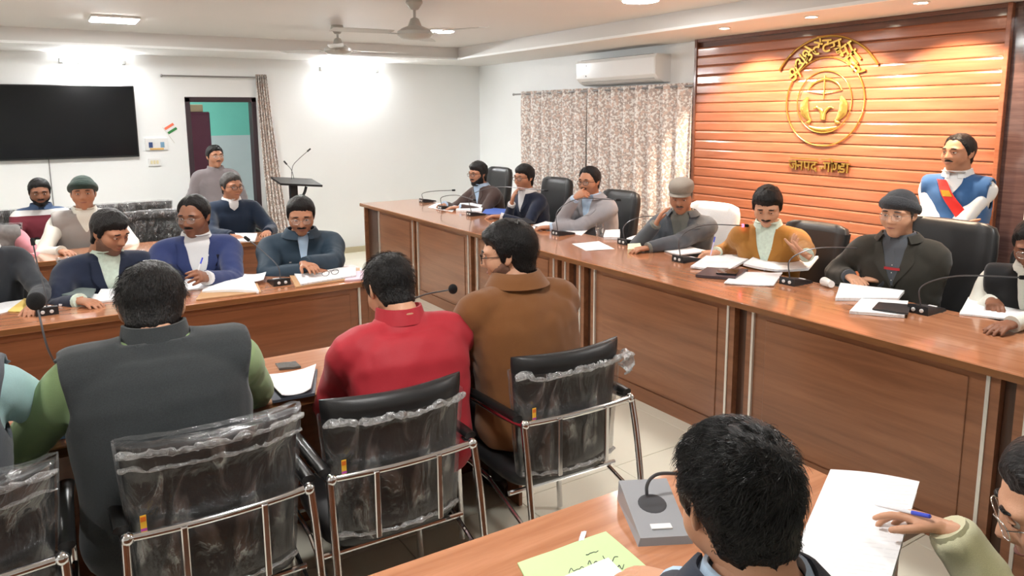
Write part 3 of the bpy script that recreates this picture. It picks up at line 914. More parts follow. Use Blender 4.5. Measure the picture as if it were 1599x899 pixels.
        child('lips', MB().tube(onhead(pts), [.0012 + .0042*(1-a*a) for a in x], 8, flat=(1, .8)), mat('lip_'+tone, tuple(np.array(rgb(140, 86, 76))*(.8 if tone in ('dark', 'deep') else 1.1)), rough=.45))
    if glasses:
        gm = m_rim if glasses == 'black' else m_rim_metal
        g = MB(); rr = .0017 if glasses == 'black' else .0011
        for s in (-1, 1):
            a = np.linspace(0, 2*PI, 25)
            ca, sa = np.cos(a), np.sin(a)
            xx = s*.034 + np.sign(ca)*np.abs(ca)**.7*.024; zz = .006 + np.sign(sa)*np.abs(sa)**.7*.0175
            yy = .1035 - .35*np.maximum(0, np.abs(xx)-.034)
            g.tube(onhead(np.stack([xx, yy, zz], 1)), rr, 6, cap=False)
            g.tube(onhead([(s*.058, .0965, .012), (s*.072, .070, .012), (s*.079, .02, .010), (s*.080, -.014, .006), (s*.078, -.030, -.012)]), rr, 6)
        g.tube(onhead([(-.011, .104, .010), (0, .1075, .013), (.011, .104, .010)]), rr, 6)
        go = child('spectacles', g, gm)
        for s in (-1, 1):
            a = np.linspace(0, 2*PI, 20, endpoint=False)
            ring2 = np.stack([s*.034 + np.sign(np.cos(a))*np.abs(np.cos(a))**.7*.0235, np.full(20, .1034), .006 + np.sign(np.sin(a))*np.abs(np.sin(a))**.7*.017], 1)
            ring2[:, 1] -= .35*np.maximum(0, np.abs(ring2[:, 0])-.034)
            mm = MB().add(onhead(np.vstack([ring2, ring2 - np.array([0, .001, 0])])), [tuple(range(20)), tuple(range(39, 19, -1))] + [(i, (i+1) % 20, 20+(i+1) % 20, 20+i) for i in range(20)])
            child('lens', mm, m_lens, parent=go)
    if cap == 'beanie':
        line = np.interp(az, [0, 40, 80, 110, 180], [.052, .048, .030, .010, -.020])
        mk = sstep(P[:, 2], line-.004, line+.004)
        th = .016 + .010*np.clip(P[:, 2]/.1, 0, 1)**2 + .006*np.exp(-((P[:, 2]-line-.018)/.016)**2)
        v, f = shell(R, mk, th); child('knitted_cap', MB().add(onhead(v), f), capmat, ang=180)
        mk2 = sstep(P[:, 2], line-.004, line+.003)*sstep(line+.045, P[:, 2], P[:, 2]+.006)
        v, f = shell(R, mk2, th + .006); child('cap_band', MB().add(onhead(v), f), capmat, ang=180)
    elif cap == 'flat':
        # ivy cap: a wide soft crown pulled forward over a short stiff peak
        a = np.linspace(0, 2*PI, 36, endpoint=False)
        rows = []
        for z, r, fy in ((.050, 1.03, 0), (.064, 1.12, .004), (.090, 1.15, .006), (.112, 1.08, .008), (.130, .84, .008), (.137, .45, .004), (.139, .02, 0)):
            rows.append(np.stack([np.sin(a)*.080*r, np.cos(a)*.104*r - .008 + fy, z + .006*np.cos(a+PI)*(z < .1) + np.full(36, 0)], 1))
        child('flat_cap', MB().grid(onhead(np.array(rows).reshape(-1, 3)).reshape(7, 36, 3), closed_u=True), capmat)
        u = np.linspace(-1, 1, 13)
        g0 = [np.stack([np.sin(u*1.1)*.080*q, np.cos(u*1.1)*.104*q - .002 + dy, np.full(13, zz) - .006*u*u], 1) for q, dy, zz in ((1.02, .0, .058), (1.06, .020, .054), (1.06, .034, .047))]
        child('cap_peak', MB().sheet(onhead(np.array(g0).reshape(-1, 3)).reshape(3, 13, 3), .006), capmat)
    ctx = dict(body=body, wrap=wrap, child=child, F=F, Rt=Rt, U=U, SM=SM, NB=NB, PV=PV, axis=axis, sh=sh, el=el, wr=wr, H=H, HM=HM, onhead=onhead, R=R, P=P, bvh=bvh, su=su, main=main, hf=hf, hu=hu, hr=hr)
    return ctx

def strands(ctx, n, length=.04, seed=0, crown=(.02, -.05, .095), hairline='full', mat_=None, lift=.006, rad=.0007):
    """short combed strands over the hair shell, radiating from the crown"""
    rng = np.random.default_rng(seed)
    P, R = ctx['P'], ctx['R']; az = az_deg(); xs, ys = HAIRLINES[hairline]
    ok = np.where((P[:, 2] > np.interp(az, xs, ys)+.012) & ~((az > 72) & (az < 116) & (P[:, 2] < .03)))[0]
    wts = np.cos(np.arcsin(np.clip(DIRS[ok, 2], -1, 1)))*R[ok]**2 + 1e-6
    idx = rng.choice(ok, n, p=wts/wts.sum())
    d = DIRS[idx] + rng.normal(0, .05, (n, 3)); d /= np.linalg.norm(d, axis=1)[:, None]
    r0 = R[idx] + ctx.get('hairthick', .017)*(.55 + .6*np.clip(P[idx, 2]/.09, 0, 1))
    base = d*(r0-.002)[:, None]
    c0 = unit(np.array(crown)); fl = d - c0*(d @ c0)[:, None]
    fl = fl - d*np.sum(fl*d, axis=1)[:, None]
    sw = np.cross(d, np.broadcast_to(c0, d.shape))
    fl = fl + sw*.5*np.exp(-np.linalg.norm(d-c0, axis=1)**2*3)[:, None] + rng.normal(0, .09, (n, 3))
    clump = np.stack([perlin(base*70), perlin(base*70+7), perlin(base*70+13)], 1)*.45
    fl = fl + clump; fl /= np.linalg.norm(fl, axis=1)[:, None] + 1e-9
    L = length*rng.uniform(.6, 1.25, n)*np.clip((P[idx, 2]-np.interp(az[idx], xs, ys))/.06, .35, 1)
    V = []; seg = 5
    side = np.cross(fl, d); side /= np.linalg.norm(side, axis=1)[:, None]+1e-9
    bend = rng.normal(0, .10, n)
    lf = lift*rng.uniform(.3, 1.6, n)
    for k in range(seg):
        t = k/(seg-1)
        c = base + fl*(L*t)[:, None] + d*(lf*math.sin(t*PI*.8))[:, None] + side*(bend*L*t*t)[:, None]
        # keep to the curve of the head
        rr = np.linalg.norm(c, axis=1); c = c*((r0-.002 + lf*math.sin(t*PI*.75) )/rr*.96 + .04)[:, None]
        w = rad*(1-.75*t)
        for a in (0, 2.094, 4.189): V.append(c + side*(w*math.cos(a)) + d*(w*math.sin(a)))
    V = np.array(V).transpose(1, 0, 2).reshape(-1, 3)      # n * (seg*3)
    q = np.array([(k*3+a, k*3+(a+1) % 3, (k+1)*3+(a+1) % 3, (k+1)*3+a) for k in range(seg-1) for a in range(3)])
    Fq = (q[None] + (np.arange(n)*seg*3)[:, None, None]).reshape(-1, 4)
    me = bpy.data.meshes.new('hair_strands'); me.from_pydata(ctx['onhead'](V).tolist(), [], Fq.tolist()); me.materials.append(mat_ or m_hair)
    me.polygons.foreach_set('use_smooth', [True]*len(me.polygons)); me.update()
    o = bpy.data.objects.new('hair_strands', me); COL.objects.link(o); o.parent = ctx['body']; o['kind'] = 'stuff'
    return o
# ================================================================== tables
m_top = wood('table_top', rgb(168, 110, 76), rgb(194, 134, 98), 'y', rough=0.16, scale=1.6, coat=0.6)
m_topx = wood('table_top_x', rgb(168, 110, 76), rgb(196, 136, 100), 'x', rough=0.16, scale=1.6, coat=0.6)
m_front = wood('table_front', rgb(120, 76, 50), rgb(148, 98, 68), 'y', rough=0.28, scale=1.3, coat=0.3)
m_frontx = wood('table_front_x', rgb(116, 70, 44), rgb(144, 90, 60), 'x', rough=0.28, scale=1.3, coat=0.3)
m_edge = wood('table_edge', rgb(116, 74, 42), rgb(136, 90, 54), 'y', rough=0.3)
m_edgex = wood('table_edge_x', rgb(116, 74, 42), rgb(136, 90, 54), 'x', rough=0.3)
m_dark = wood('table_recess', rgb(62, 38, 26), rgb(82, 52, 36), 'z', rough=0.4)
m_alu = mat('aluminium_strip', (0.72, 0.70, 0.66), rough=0.3, metal=0.6)
m_chrome = mat('chrome', (0.78, 0.78, 0.8), rough=0.12, metal=1.0)
ZH, XH = .81, 3.045
_tp = ([577, 700, 860, 1000, 1138, 1546, 1700], [322, 362, 405, 440, 477, 575, 610])
def hy_(px): return onx(px, np.interp(px, *_tp), XH)[1]
HY1, HY0 = 7.86, .35
ht = thing('head_table', 'long head table with glossy wooden top and panelled front', 'table', (XH, 4.0, 0))
o = np.array([XH, 4.0, 0])
MB().box(np.array([XH-.045, HY0, ZH-.036])-o, np.array([XH+.68, HY1, ZH])-o, bev=.004).build('tabletop', m_top, ht)
MB().box(np.array([XH-.0465, HY0, ZH-.034])-o, np.array([XH-.0452, HY1, ZH-.004])-o).build('edge_band', m_edge, ht)
MB().box(np.array([XH+.04, HY0+.02, .0])-o, np.array([XH+.06, HY1-.03, ZH-.037])-o).build('carcass', m_dark, ht)
strips = [hy_(591), hy_(644), hy_(652), hy_(731), hy_(745), hy_(865), hy_(883), hy_(906), hy_(929), hy_(1138), hy_(1177), hy_(1546)]
strips += [strips[-1]-.14, .62, .50]
gaps = [(1, 2), (3, 4), (5, 6), (6, 7), (7, 8), (9, 10), (11, 12), (13, 14)]
fields = [(0, 1), (2, 3), (4, 5), (8, 9), (10, 11), (12, 13)]
for a, b in fields:
    y1, y0 = strips[a]-.006, strips[b]+.006
    f = MB().box(np.array([XH+.008, y0, .09])-o, np.array([XH+.0395, y1, ZH-.037])-o).build('front_panel', m_front, ht)
    MB().box(np.array([XH+.002, y0+.07, .095])-o, np.array([XH+.0075, y1-.07, ZH-.075])-o, bev=.0025).build('raised_field', m_front, f)
for i, y in enumerate(strips):
    MB().box(np.array([XH-.006, y-.007, .006])-o, np.array([XH+.039, y+.007, ZH-.037])-o).build('metal_strip', m_alu, ht)
for a, b in gaps:
    y1, y0 = strips[a]-.0075, strips[b]+.0075
    w = min(.035, (y1-y0)*.3)
    for lo, hi in ((y0, y0+w), (y1-w, y1)):
        MB().box(np.array([XH+.0, lo, .0])-o, np.array([XH+.0395, hi, ZH-.037])-o).build('stile', m_front, ht)
for a, b in fields:
    MB().box(np.array([XH-.002, strips[b]+.0075, 0])-o, np.array([XH+.0395, strips[a]-.0075, .089])-o).build('plinth', m_front, ht)
MB().box(np.array([XH, HY1-.028, 0])-o, np.array([XH+.62, HY1-.006, ZH-.037])-o).build('end_panel', m_front, ht)
MB().box(np.array([XH, HY0+.006, 0])-o, np.array([XH+.62, HY0+.018, ZH-.037])-o).build('end_panel', m_front, ht)

def side_table(label, x0, x1, y0, y1, z, front, strip_x=(), rot=0.0):
    """table along X; front = 'near' or 'far' side that carries the panel"""
    cx, cy = (x0+x1)/2, (y0+y1)/2
    t = thing('meeting_table', label, 'table', (cx, cy, 0), rot)
    hx, hy2 = (x1-x0)/2, (y1-y0)/2
    MB().box((-hx, -hy2, z-.036), (hx, hy2, z), bev=.004).build('tabletop', m_topx, t)
    for s in (-1, 1): MB().box((-hx, s*hy2-.0012 if s < 0 else hy2+.0002, z-.033), (hx, -hy2-.0002 if s < 0 else hy2+.0012, z-.004)).build('edge_band', m_edgex, t)
    s = -1 if front == 'near' else 1
    yf = s*(hy2-.045)
    xs = sorted([-hx+.05, hx-.02] + [a-cx for a in strip_x])
    for a, b in zip(xs[:-1], xs[1:]):
        lo, hi = sorted((yf, yf-s*.02))
        f = MB().box((a+.008, lo, .05), (b-.008, hi, z-.037)).build('front_panel', m_frontx, t)
        lo, hi = sorted((yf+s*.0002, yf+s*.006))
        MB().box((a+.06, lo, .1), (b-.06, hi, z-.08), bev=.002).build('raised_field', m_frontx, f)
    for a in xs[1:-1] + [xs[-1]]:
        lo, hi = sorted((yf+s*.012, yf-s*.02))
        MB().box((a-.007, lo, 0), (a+.007, hi, z-.037)).build('metal_strip', m_alu, t)
    for sx in (-1, 1):
        lo, hi = sorted((yf-s*.021, -yf))
        MB().box((sx*(hx-.03)-.009, lo, 0), (sx*(hx-.03)+.009, hi, z-.037)).build('end_panel', m_frontx, t)
    MB().box((-hx+.05, min(yf-s*.004, yf-s*.02), 0), (hx-.045, max(yf-s*.004, yf-s*.02), .049)).build('plinth', m_frontx, t)
    return t
Z2, Z3, Z4 = .76, .76, .76
T2Y, T2X = 4.285, 1.78
side_table('wooden side table facing the camera where three men in blue sit with mics', -1.7, T2X, T2Y, T2Y+.55, Z2, 'near', (ony(561, 470, T2Y+.04)[0],))
side_table('wooden table in front of the three plastic-wrapped chairs, seen over the men', -1.7, 1.76, 2.60, 3.125, Z3, 'far', (.3,))
side_table('nearest wooden table in the foreground carrying a green folder and grey microphone', -.9, 1.815, .93, 1.46, Z4, 'far', (.4,), math.radians(-1.4))
TBX = onz(385, 378, .74)
side_table('rear wooden table behind the men in blue blazers, close to the doorway', -1.7, 1.74, TBX[1], TBX[1]+.5, .74, 'near', (1.0,))

# ================================================================== plastic-wrapped visitor chairs
m_leather = mat('black_leatherette', (0.018, 0.018, 0.019), rough=0.42, noise=0.1, nscale=30, bump=0.06, bscale=250)
m_armpad = mat('armrest_black', (0.012, 0.012, 0.012), rough=0.28)
def wrap_mat(name, base, bump, diff, scale=9.0):
    m = bpy.data.materials.new(name); m.use_nodes = True
    nt = m.node_tree; L = nt.links
    for n in list(nt.nodes): nt.nodes.remove(n)
    out = nt.nodes.new('ShaderNodeOutputMaterial')
    tr = nt.nodes.new('ShaderNodeBsdfTransparent'); tr.inputs[0].default_value = (.97, .97, .97, 1)
    gl = nt.nodes.new('ShaderNodeBsdfGlossy'); gl.inputs['Roughness'].default_value = 0.16; gl.inputs['Color'].default_value = (.95, .97, 1, 1)
    df = nt.nodes.new('ShaderNodeBsdfDiffuse'); df.inputs[0].default_value = (.75, .76, .76, 1)
    mx = nt.nodes.new('ShaderNodeMixShader'); mx.inputs[0].default_value = diff
    L.new(gl.outputs[0], mx.inputs[1]); L.new(df.outputs[0], mx.inputs[2])
    lw = nt.nodes.new('ShaderNodeLayerWeight'); lw.inputs[0].default_value = 0.35
    tc = nt.nodes.new('ShaderNodeTexCoord')
    mp = nt.nodes.new('ShaderNodeMapping'); mp.inputs['Scale'].default_value = (1.6, 1.6, .7); mp.inputs['Rotation'].default_value = (0, .5, 0)
    L.new(tc.outputs['Object'], mp.inputs['Vector'])
    n1 = nt.nodes.new('ShaderNodeTexNoise'); n1.inputs['Scale'].default_value = scale; n1.inputs['Detail'].default_value = 5; n1.inputs['Distortion'].default_value = 1.2
    L.new(mp.outputs[0], n1.inputs['Vector'])
    r = nt.nodes.new('ShaderNodeValToRGB'); r.color_ramp.elements[0].position = .5; r.color_ramp.elements[1].position = .75
    L.new(n1.outputs['Fac'], r.inputs[0])
    ma = nt.nodes.new('ShaderNodeMath'); ma.operation = 'MULTIPLY_ADD'; ma.inputs[1].default_value = .38; ma.inputs[2].default_value = base
    L.new(r.outputs[0], ma.inputs[0])
    mb_ = nt.nodes.new('ShaderNodeMath'); mb_.operation = 'MULTIPLY_ADD'; mb_.inputs[1].default_value = .35
    L.new(lw.outputs['Fresnel'], mb_.inputs[0]); L.new(ma.outputs[0], mb_.inputs[2])
    bp = nt.nodes.new('ShaderNodeBump'); bp.inputs['Strength'].default_value = bump; bp.inputs['Distance'].default_value = .02
    L.new(n1.outputs['Fac'], bp.inputs['Height'])
    L.new(bp.outputs[0], gl.inputs['Normal']); L.new(bp.outputs[0], df.inputs['Normal'])
    fin = nt.nodes.new('ShaderNodeMixShader')
    L.new(mb_.outputs[0], fin.inputs[0]); L.new(tr.outputs[0], fin.inputs[1]); L.new(mx.outputs[0], fin.inputs[2]); L.new(fin.outputs[0], out.inputs['Surface'])
    return m
m_wrap = wrap_mat('cling_film', .07, 1.0, .30, 7.0)
m_foil = wrap_mat('cling_film_shiny', .14, 1.0, .18, 16.0)
m_bunch = wrap_mat('cling_film_bunched', .38, 1.0, .5, 26.0)
def back_curve(x, z, hw):
    """y of the mid-plane of the backrest at lateral x"""
    return -.262 + .055*(x/hw)**2 - .03*max(0, (z-.72))*1.0
def back_hw(z): return .205 + .035*np.clip((z-.47)/.45, 0, 1)
def visitor_chair(label, loc, rz=0.0, wrapped='full', group='plastic-wrapped visitor chairs', tagcard=True, seed=0, film_mat=None):
    t = thing('visitor_chair', label, 'chair', loc, rz, group)
    # backrest: curved padded slab with a thick rolled top
    zs = np.concatenate([np.linspace(.475, .88, 12), [.90, .915, .922]])
    nx = 17
    front, rear = [], []
    for z in zs:
        hw = back_hw(z); th = np.interp(z, [.475, .49, .84, .865, .90, .922], [.008, .02, .022, .034, .034, .012])
        x = np.linspace(-1, 1, nx)*hw
        y = np.array([back_curve(a, z, hw) for a in x]); tt = th*(1-.75*np.abs(x/hw)**8)
        front.append(np.stack([x, y + tt, np.full(nx, z)], 1)); rear.append(np.stack([x, y - tt, np.full(nx, z)], 1))
    rows = [np.concatenate([f, r[::-1]]) for f, r in zip(front, rear)]
    G = np.array(rows); mb = MB().grid(G, closed_u=True)
    n = G.shape[1]; mb.f.append(tuple(range(n))[::-1]); mb.mi.append(0); mb.f.append(tuple((len(zs)-1)*n+i for i in range(n))); mb.mi.append(0)
    mb.build('backrest', m_leather, t, smooth=True, angle=60)
    # seat cushion
    sv, sf = loft([((0, 0, .405), (.215, 0, 0), (0, .215, 0)), ((0, 0, .42), (.232, 0, 0), (0, .232, 0)), ((0, 0, .455), (.236, 0, 0), (0, .236, 0)), ((0, 0, .475), (.222, 0, 0), (0, .222, 0)), ((0, 0, .48), (.15, 0, 0), (0, .15, 0))], 32, 5)
    MB().add(sv, sf).build('seat', m_leather, t, smooth=True, angle=60)
    # chrome cross bar behind the back with ball ends
    xs = np.linspace(-1, 1, 15)
    bar = np.stack([xs*.230, -.318 + .018*xs*xs, np.full(15, .70)], 1)
    MB().tube(bar, .0115, 12).build('cross_bar', m_chrome, t, smooth=True)
    for s in (-1, 1):
        MB().ball((s*.238, -.302, .70), .0185, 14, 10).build('end_ball', m_chrome, t, smooth=True)
        # flat struts from bar to the lower edge of the back
        MB().box((s*.105-.009, -.334, .485), (s*.105+.009, -.322, .705), bev=.003).build('strut', m_chrome, t)
        # side frame: rear leg, arm and front leg in one bent tube
        rl = catmull([(s*.243, -.302, .70), (s*.247, -.335, .55), (s*.249, -.375, .30), (s*.251, -.415, .012)], 6)
        MB().tube(rl, .0125, 12).build('rear_leg', m_chrome, t, smooth=True)
        fr = catmull([(s*.243, -.300, .698), (s*.249, -.15, .685), (s*.251, .08, .675), (s*.251, .20, .655), (s*.250, .235, .60), (s*.249, .215, .35), (s*.250, .19, .012)], 6)
        MB().tube(fr, .0125, 12).build('front_leg', m_chrome, t, smooth=True)
        pv, pf = loft([((s*.249, -.27, .712), (.020, 0, 0), (0, 0, .012)), ((s*.250, -.22, .712), (.019, 0, 0), (0, 0, .015)), ((s*.251, .05, .700), (.019, 0, 0), (0, 0, .015)), ((s*.251, .17, .684), (.024, 0, 0), (0, 0, .015)), ((s*.251, .2, .676), (.014, 0, 0), (0, 0, .009))], 14)
        MB().add(pv, pf).build('arm_pad', m_armpad, t, smooth=True)
        MB().tube([(s*.246, -.05, .39), (s*.251, .21, .40)], .009, 8).build('seat_rail', m_chrome, t, smooth=True)
    MB().tube([(-.249, .2, .35), (.249, .2, .35)], .009, 8).build('front_stretcher', m_chrome, t, smooth=True)
    MB().tube([(-.247, -.2, .395), (.247, -.2, .395)], .009, 8).build('rear_stretcher', m_chrome, t, smooth=True)
    for s in (-1, 1):
        MB().tube([(s*.247, -.05, .39), (s*.249, -.375, .30)], .008, 8).build('seat_rail', m_chrome, t, smooth=True)
    # cling film round the back
    zt = .930 if wrapped == 'full' else .868
    zw = np.linspace(.462, zt, 26); a = np.linspace(0, 2*PI, 56, endpoint=False)
    rows = []
    for z in zw:
        hw = back_hw(z) + .010
        ca, sa = np.cos(a), np.sin(a)
        x = np.sign(ca)*np.abs(ca)**.35*hw; dep = np.sign(sa)*np.abs(sa)**.5*(.036 + (.010 if z > .85 else 0))
        y = np.array([back_curve(np.clip(q, -hw, hw), z, hw) for q in x]) + dep
        p3 = np.stack([x, y, np.full(56, z)], 1)
        nz = perlin(p3*np.array([22, 40, 14]) + seed*7.3) + .6*perlin(p3*np.array([50, 60, 40]) + seed)
        out = np.stack([np.sign(ca)*.3, np.sign(sa), np.zeros(56)], 1)
        p3 = p3 + out*(.0035*nz[:, None] + .001) + np.array([0, 0, 1])*(perlin(p3*30+seed)*.006)[:, None]*(z > .88 or z < .48)
        rows.append(p3)
    w = MB().grid(np.array(rows), closed_u=True)
    if wrapped == 'full':      # film closes over the top
        top = rows[-1]; cen = top.mean(0)
        w.add(np.vstack([top, np.stack([top[:, 0], np.array([back_curve(q, .93, .25) for q in top[:, 0]]), top[:, 2]+.004+perlin(top*60)*.004], 1)]), [(i, (i+1) % 56, 56+(i+1) % 56, 56+i) for i in range(56)])
    film = w.build('plastic_film', film_mat or m_wrap, t, smooth=True, angle=50, fixn=False)
    tag(film, 'clear crumpled plastic film')
    # gathered folds where the film bunches up
    def bunch(z0, amp, r0, sd):
        q = np.linspace(-1, 1, 60); hw = back_hw(z0)+.006
        pts = np.stack([q*hw, np.array([back_curve(v*hw, z0, hw) for v in q]) - .034, np.full(60, z0)], 1)
        nz = perlin(np.stack([q*7, q*0+sd, q*0], 1)); nz2 = perlin(np.stack([q*19, q*0+sd, q*0+3], 1))
        pts[:, 2] += nz*amp + nz2*amp*.3
        mb2 = MB().tube(pts, r0*(.8+.45*nz2+.3*nz), 9)
        V = np.concatenate(mb2.v); V += .35*r0*np.stack([perlin(V*90), perlin(V*90+9), perlin(V*90+5)], 1); mb2.v = [V]
        tag(mb2.build('plastic_fold', m_bunch, t, smooth=True, angle=35), 'bunched edge of the clear film')
    if wrapped == 'full': bunch(.905, .006, .011, seed+.5); bunch(.862, .007, .007, seed+4.5)
    else: bunch(.852, .014, .013, seed+1.5)
    bunch(.478, .005, .008, seed+2.5)
    if seed == 3:       # torn film hanging from the right-hand corner
        q = np.linspace(0, 1, 9)
        G = np.array([np.stack([.225 + .052*w + .012*np.sin(q*8+w*5), -.262 + .016*np.sin(q*11+w*4) - .01*w, .885 - q*(.10-.03*abs(w-.4)) - .012*w], 1) for w in np.linspace(0, 1, 8)])
        tag(MB().sheet(G, .0012).build('torn_film', m_bunch, t, smooth=True, angle=40), 'torn flap of clear film hanging from the corner')
    if tagcard:
        tg = MB().box((-.205, -.3, .70), (-.190, -.2985, .752), 0).box((-.205, -.3005, .70), (-.190, -.3, .716), 1).box((-.204, -.3005, .735), (-.191, -.3, .748), 2)
        tag(tg.build('sticker', [mat('tag_yellow', rgb(240, 190, 60), .5), mat('tag_magenta', rgb(170, 60, 140), .5), mat('tag_orange', rgb(226, 120, 40), .5)], t), 'small yellow and magenta swing tag')
    return t
visitor_chair('plastic-wrapped black chair behind the man in the charcoal waistcoat', (.345, 2.33, 0), 0.0, 'full', seed=1)
visitor_chair('plastic-wrapped black chair behind the man in the red jacket', (.905, 2.335, 0), math.radians(-2), 'part', seed=2)
visitor_chair('plastic-wrapped black chair behind the man in the brown jacket', (1.61, 2.345, 0), math.radians(-2), 'part', seed=3)
visitor_chair('plastic-wrapped black chair cut by the left edge behind the man in pale blue sleeves', (-.27, 2.33, 0), math.radians(-1), 'full', seed=4, tagcard=False)

# ================================================================== executive chairs behind the head table
def exec_chair(label, px, xb, m, rz=180, mats_arm=None, group='executive chairs at the head table', top=1.13, w=.25, yy=None):
    y = onx(px, 330, xb)[1] if yy is None else yy
    t = thing('executive_chair', label, 'chair', (xb-.30, y, 0), math.radians(rz)-PI/2, group)
    # local +Y faces the table
    zs = np.array([.50, .53, .60, .72, .86, 1.0, top-.06, top-.02, top])
    hw = np.array([.19, .215, .225, .225, .235, .245, .24, .225, .18])*w/.25
    th = np.array([.02, .05, .06, .062, .055, .052, .05, .042, .015])
    rows = []
    for z, h, tt in zip(zs, hw, th):
        a = np.linspace(0, 2*PI, 40, endpoint=False); ca, sa = np.cos(a), np.sin(a)
        x = np.sign(ca)*np.abs(ca)**.45*h; yy = np.sign(sa)*np.abs(sa)**.7*tt
        yy = yy + .05*(x/h)**2 - .27 - .10*(z-.5) + np.where((np.abs(np.abs(x)-h*.66) < .02) & (sa > 0), -.008, 0)
        rows.append(np.stack([x, yy, np.full(40, z)], 1))
    mb = MB().grid(np.array(rows), closed_u=True); mb.f.append(tuple(range(40))[::-1]); mb.mi.append(0); mb.f.append(tuple(8*40+i for i in range(40))); mb.mi.append(0)
    bk = mb.build('backrest', m, t, smooth=True, angle=60)
    for z in (.74, .93): MB().tube([(-.15, -.27-.10*(z-.5)+.058, z), (0, -.27-.10*(z-.5)+.05, z), (.15, -.27-.10*(z-.5)+.058, z)], .004, 6).build('seam', m, bk)
    sv, sf = loft([((0, 0, .40), (.22, 0, 0), (0, .22, 0)), ((0, 0, .43), (.25, 0, 0), (0, .25, 0)), ((0, 0, .47), (.25, 0, 0), (0, .25, 0)), ((0, 0, .495), (.21, 0, 0), (0, .21, 0))], 28, 4)
    MB().add(sv, sf).build('seat', m, t, smooth=True, angle=60)
    for s in (-1, 1):
        MB().tube(catmull([(s*.25, -.2, .46), (s*.285, -.18, .60), (s*.285, -.10, .665), (s*.285, .16, .665), (s*.28, .2, .60), (s*.25, .12, .44)], 5), .014, 8).build('arm_frame', m_armpad, t, smooth=True)
        MB().box((s*.285-.028, -.12, .668), (s*.285+.028, .17, .694), bev=.009).build('arm_pad', m, t)
    MB().tube([(0, 0, .39), (0, 0, .12)], .028, 12).build('gas_column', m_chrome, t, smooth=True)
    for k in range(5):
        a = k*2*PI/5+.3; d = np.array([math.cos(a), math.sin(a), 0])
        lg = MB().tube([d*.02+np.array([0, 0, .12]), d*.28+np.array([0, 0, .075])], [.024, .015], 8).build('base_spoke', m_armpad, t)
        MB().tube([d*.28+np.array([-d[1]*.014, d[0]*.014, .03]), d*.28+np.array([d[1]*.014, -d[0]*.014, .03])], .029, 12).build('castor', m_armpad, lg)
    return t
m_white_cover = fabric('white_towelling', (.78, .77, .76), bump=.4, bscale=200)
for px, lb, mm, xb, tp in ((782, 'black leather executive chair at the far end, behind the bearded man', m_leather, 4.42, 1.19),
                       (872, 'black leather executive chair behind the man with a hand at his mouth', m_leather, 4.40, 1.15),
                       (972, 'black leather executive chair behind the man in the grey blazer', m_leather, 4.40, 1.10),
                       (1118, 'white-covered executive chair behind the man in the flat cap', m_white_cover, 4.36, 1.10),
                       (1280, 'black leather executive chair behind the man in the mustard jacket', m_leather, 4.38, 1.05),
                       (1482, 'wide black leather executive chair in front of the standing man with the sash', m_leather, 4.36, 1.17)):
    exec_chair(lb, px, xb, mm, top=tp, w=.25 if px != 1482 else .29)
# ================================================================== empty wrapped chairs by the far wall
for (u, v, yy, lb, sd) in ((232, 318, 8.1, 'empty film-wrapped chair by the far wall below the small wall rack', 5), (170, 318, 8.1, 'empty film-wrapped chair by the far wall just right of the green cap', 6), (246, 350, 7.25, 'empty film-wrapped chair just behind the man in the blue blazer', 7), (2, 330, 8.1, 'film-wrapped chair back at the left edge under the television', 8)):
    p = ony(u, v, yy); visitor_chair(lb, (p[0], yy, 0), PI, 'full', 'empty wrapped chairs by the far wall', False, sd, m_foil)
# ================================================================== things on the far wall
tv = thing('television', 'large black flat television on the far white wall', 'television', (.265, YF, 1.735))
TW, TH = .685, .385
m_tv = mat('tv_glass', (0.006, 0.007, 0.009), rough=0.14, spec=0.5)
MB().box((-TW, -.075, -TH), (TW, -.035, TH), bev=.006).build('cabinet', mat('tv_plastic', (0.012, 0.012, 0.013), rough=.4), tv)
MB().box((-TW+.012, -.0775, -TH+.018), (TW-.012, -.0752, TH-.012)).build('screen', m_tv, tv)
MB().box((-.3, -.034, -.2), (.3, -.001, .2)).build('wall_mount', mat('tv_plastic', (0.012, 0.012, 0.013)), tv)
MB().tube([(-.17, -.02, -TH-.001), (-.17, -.012, -TH-.15), (-.168, -.012, -1.25)], .005, 8).build('power_cable', mat('cable_grey', (.25, .25, .25), .5), tv)
# small flag, key board and switch box between the television and the door
p = ony(266, 200, YF)
fg = thing('paper_flag', 'small saffron white and green paper flag stuck to the wall beside the door', 'flag', (p[0], YF, p[2]))
fl_r = Matrix.Rotation(math.radians(-32), 3, 'Y')
for k, (c, nm) in enumerate(((rgb(240, 120, 90), 'saffron_band'), ((.85, .85, .85), 'white_band'), (rgb(50, 130, 70), 'green_band'))):
    m2 = MB().box((-.055, -.006, .022-.028*k-.014), (.055, -.004, .022-.028*k+.0139)); m2.xf(np.array(fl_r)); m2.build(nm, mat('flag_%d' % k, c, .7), fg)
m2 = MB().tube([(-.062, -.004, .05), (-.062, -.004, -.16)], .003, 6); m2.xf(np.array(fl_r)); m2.build('stick', m_alu, fg)
p = ony(244, 226, YF)
bd_ = thing('notice_rack', 'small white wall rack with blue and yellow cards beside the television', 'wall rack', (p[0], YF, p[2]))
MB().box((-.115, -.03, -.06), (.115, -.001, .075), bev=.004).build('rack_back', m_white, bd_)
MB().box((-.07, -.042, -.055), (.07, -.0305, -.035), bev=.002).build('yellow_strip', mat('strip_amber', rgb(225, 180, 110), .6), bd_)
for x, c in ((-.06, rgb(60, 80, 130)), (.0, (.8, .8, .8)), (.06, rgb(120, 160, 190))):
    MB().box((x-.02, -.036, -.03), (x+.02, -.0305, .03), bev=.001).build('card', mat('card_%.2f' % x, c, .6), bd_)
p = ony(241, 253, YF)
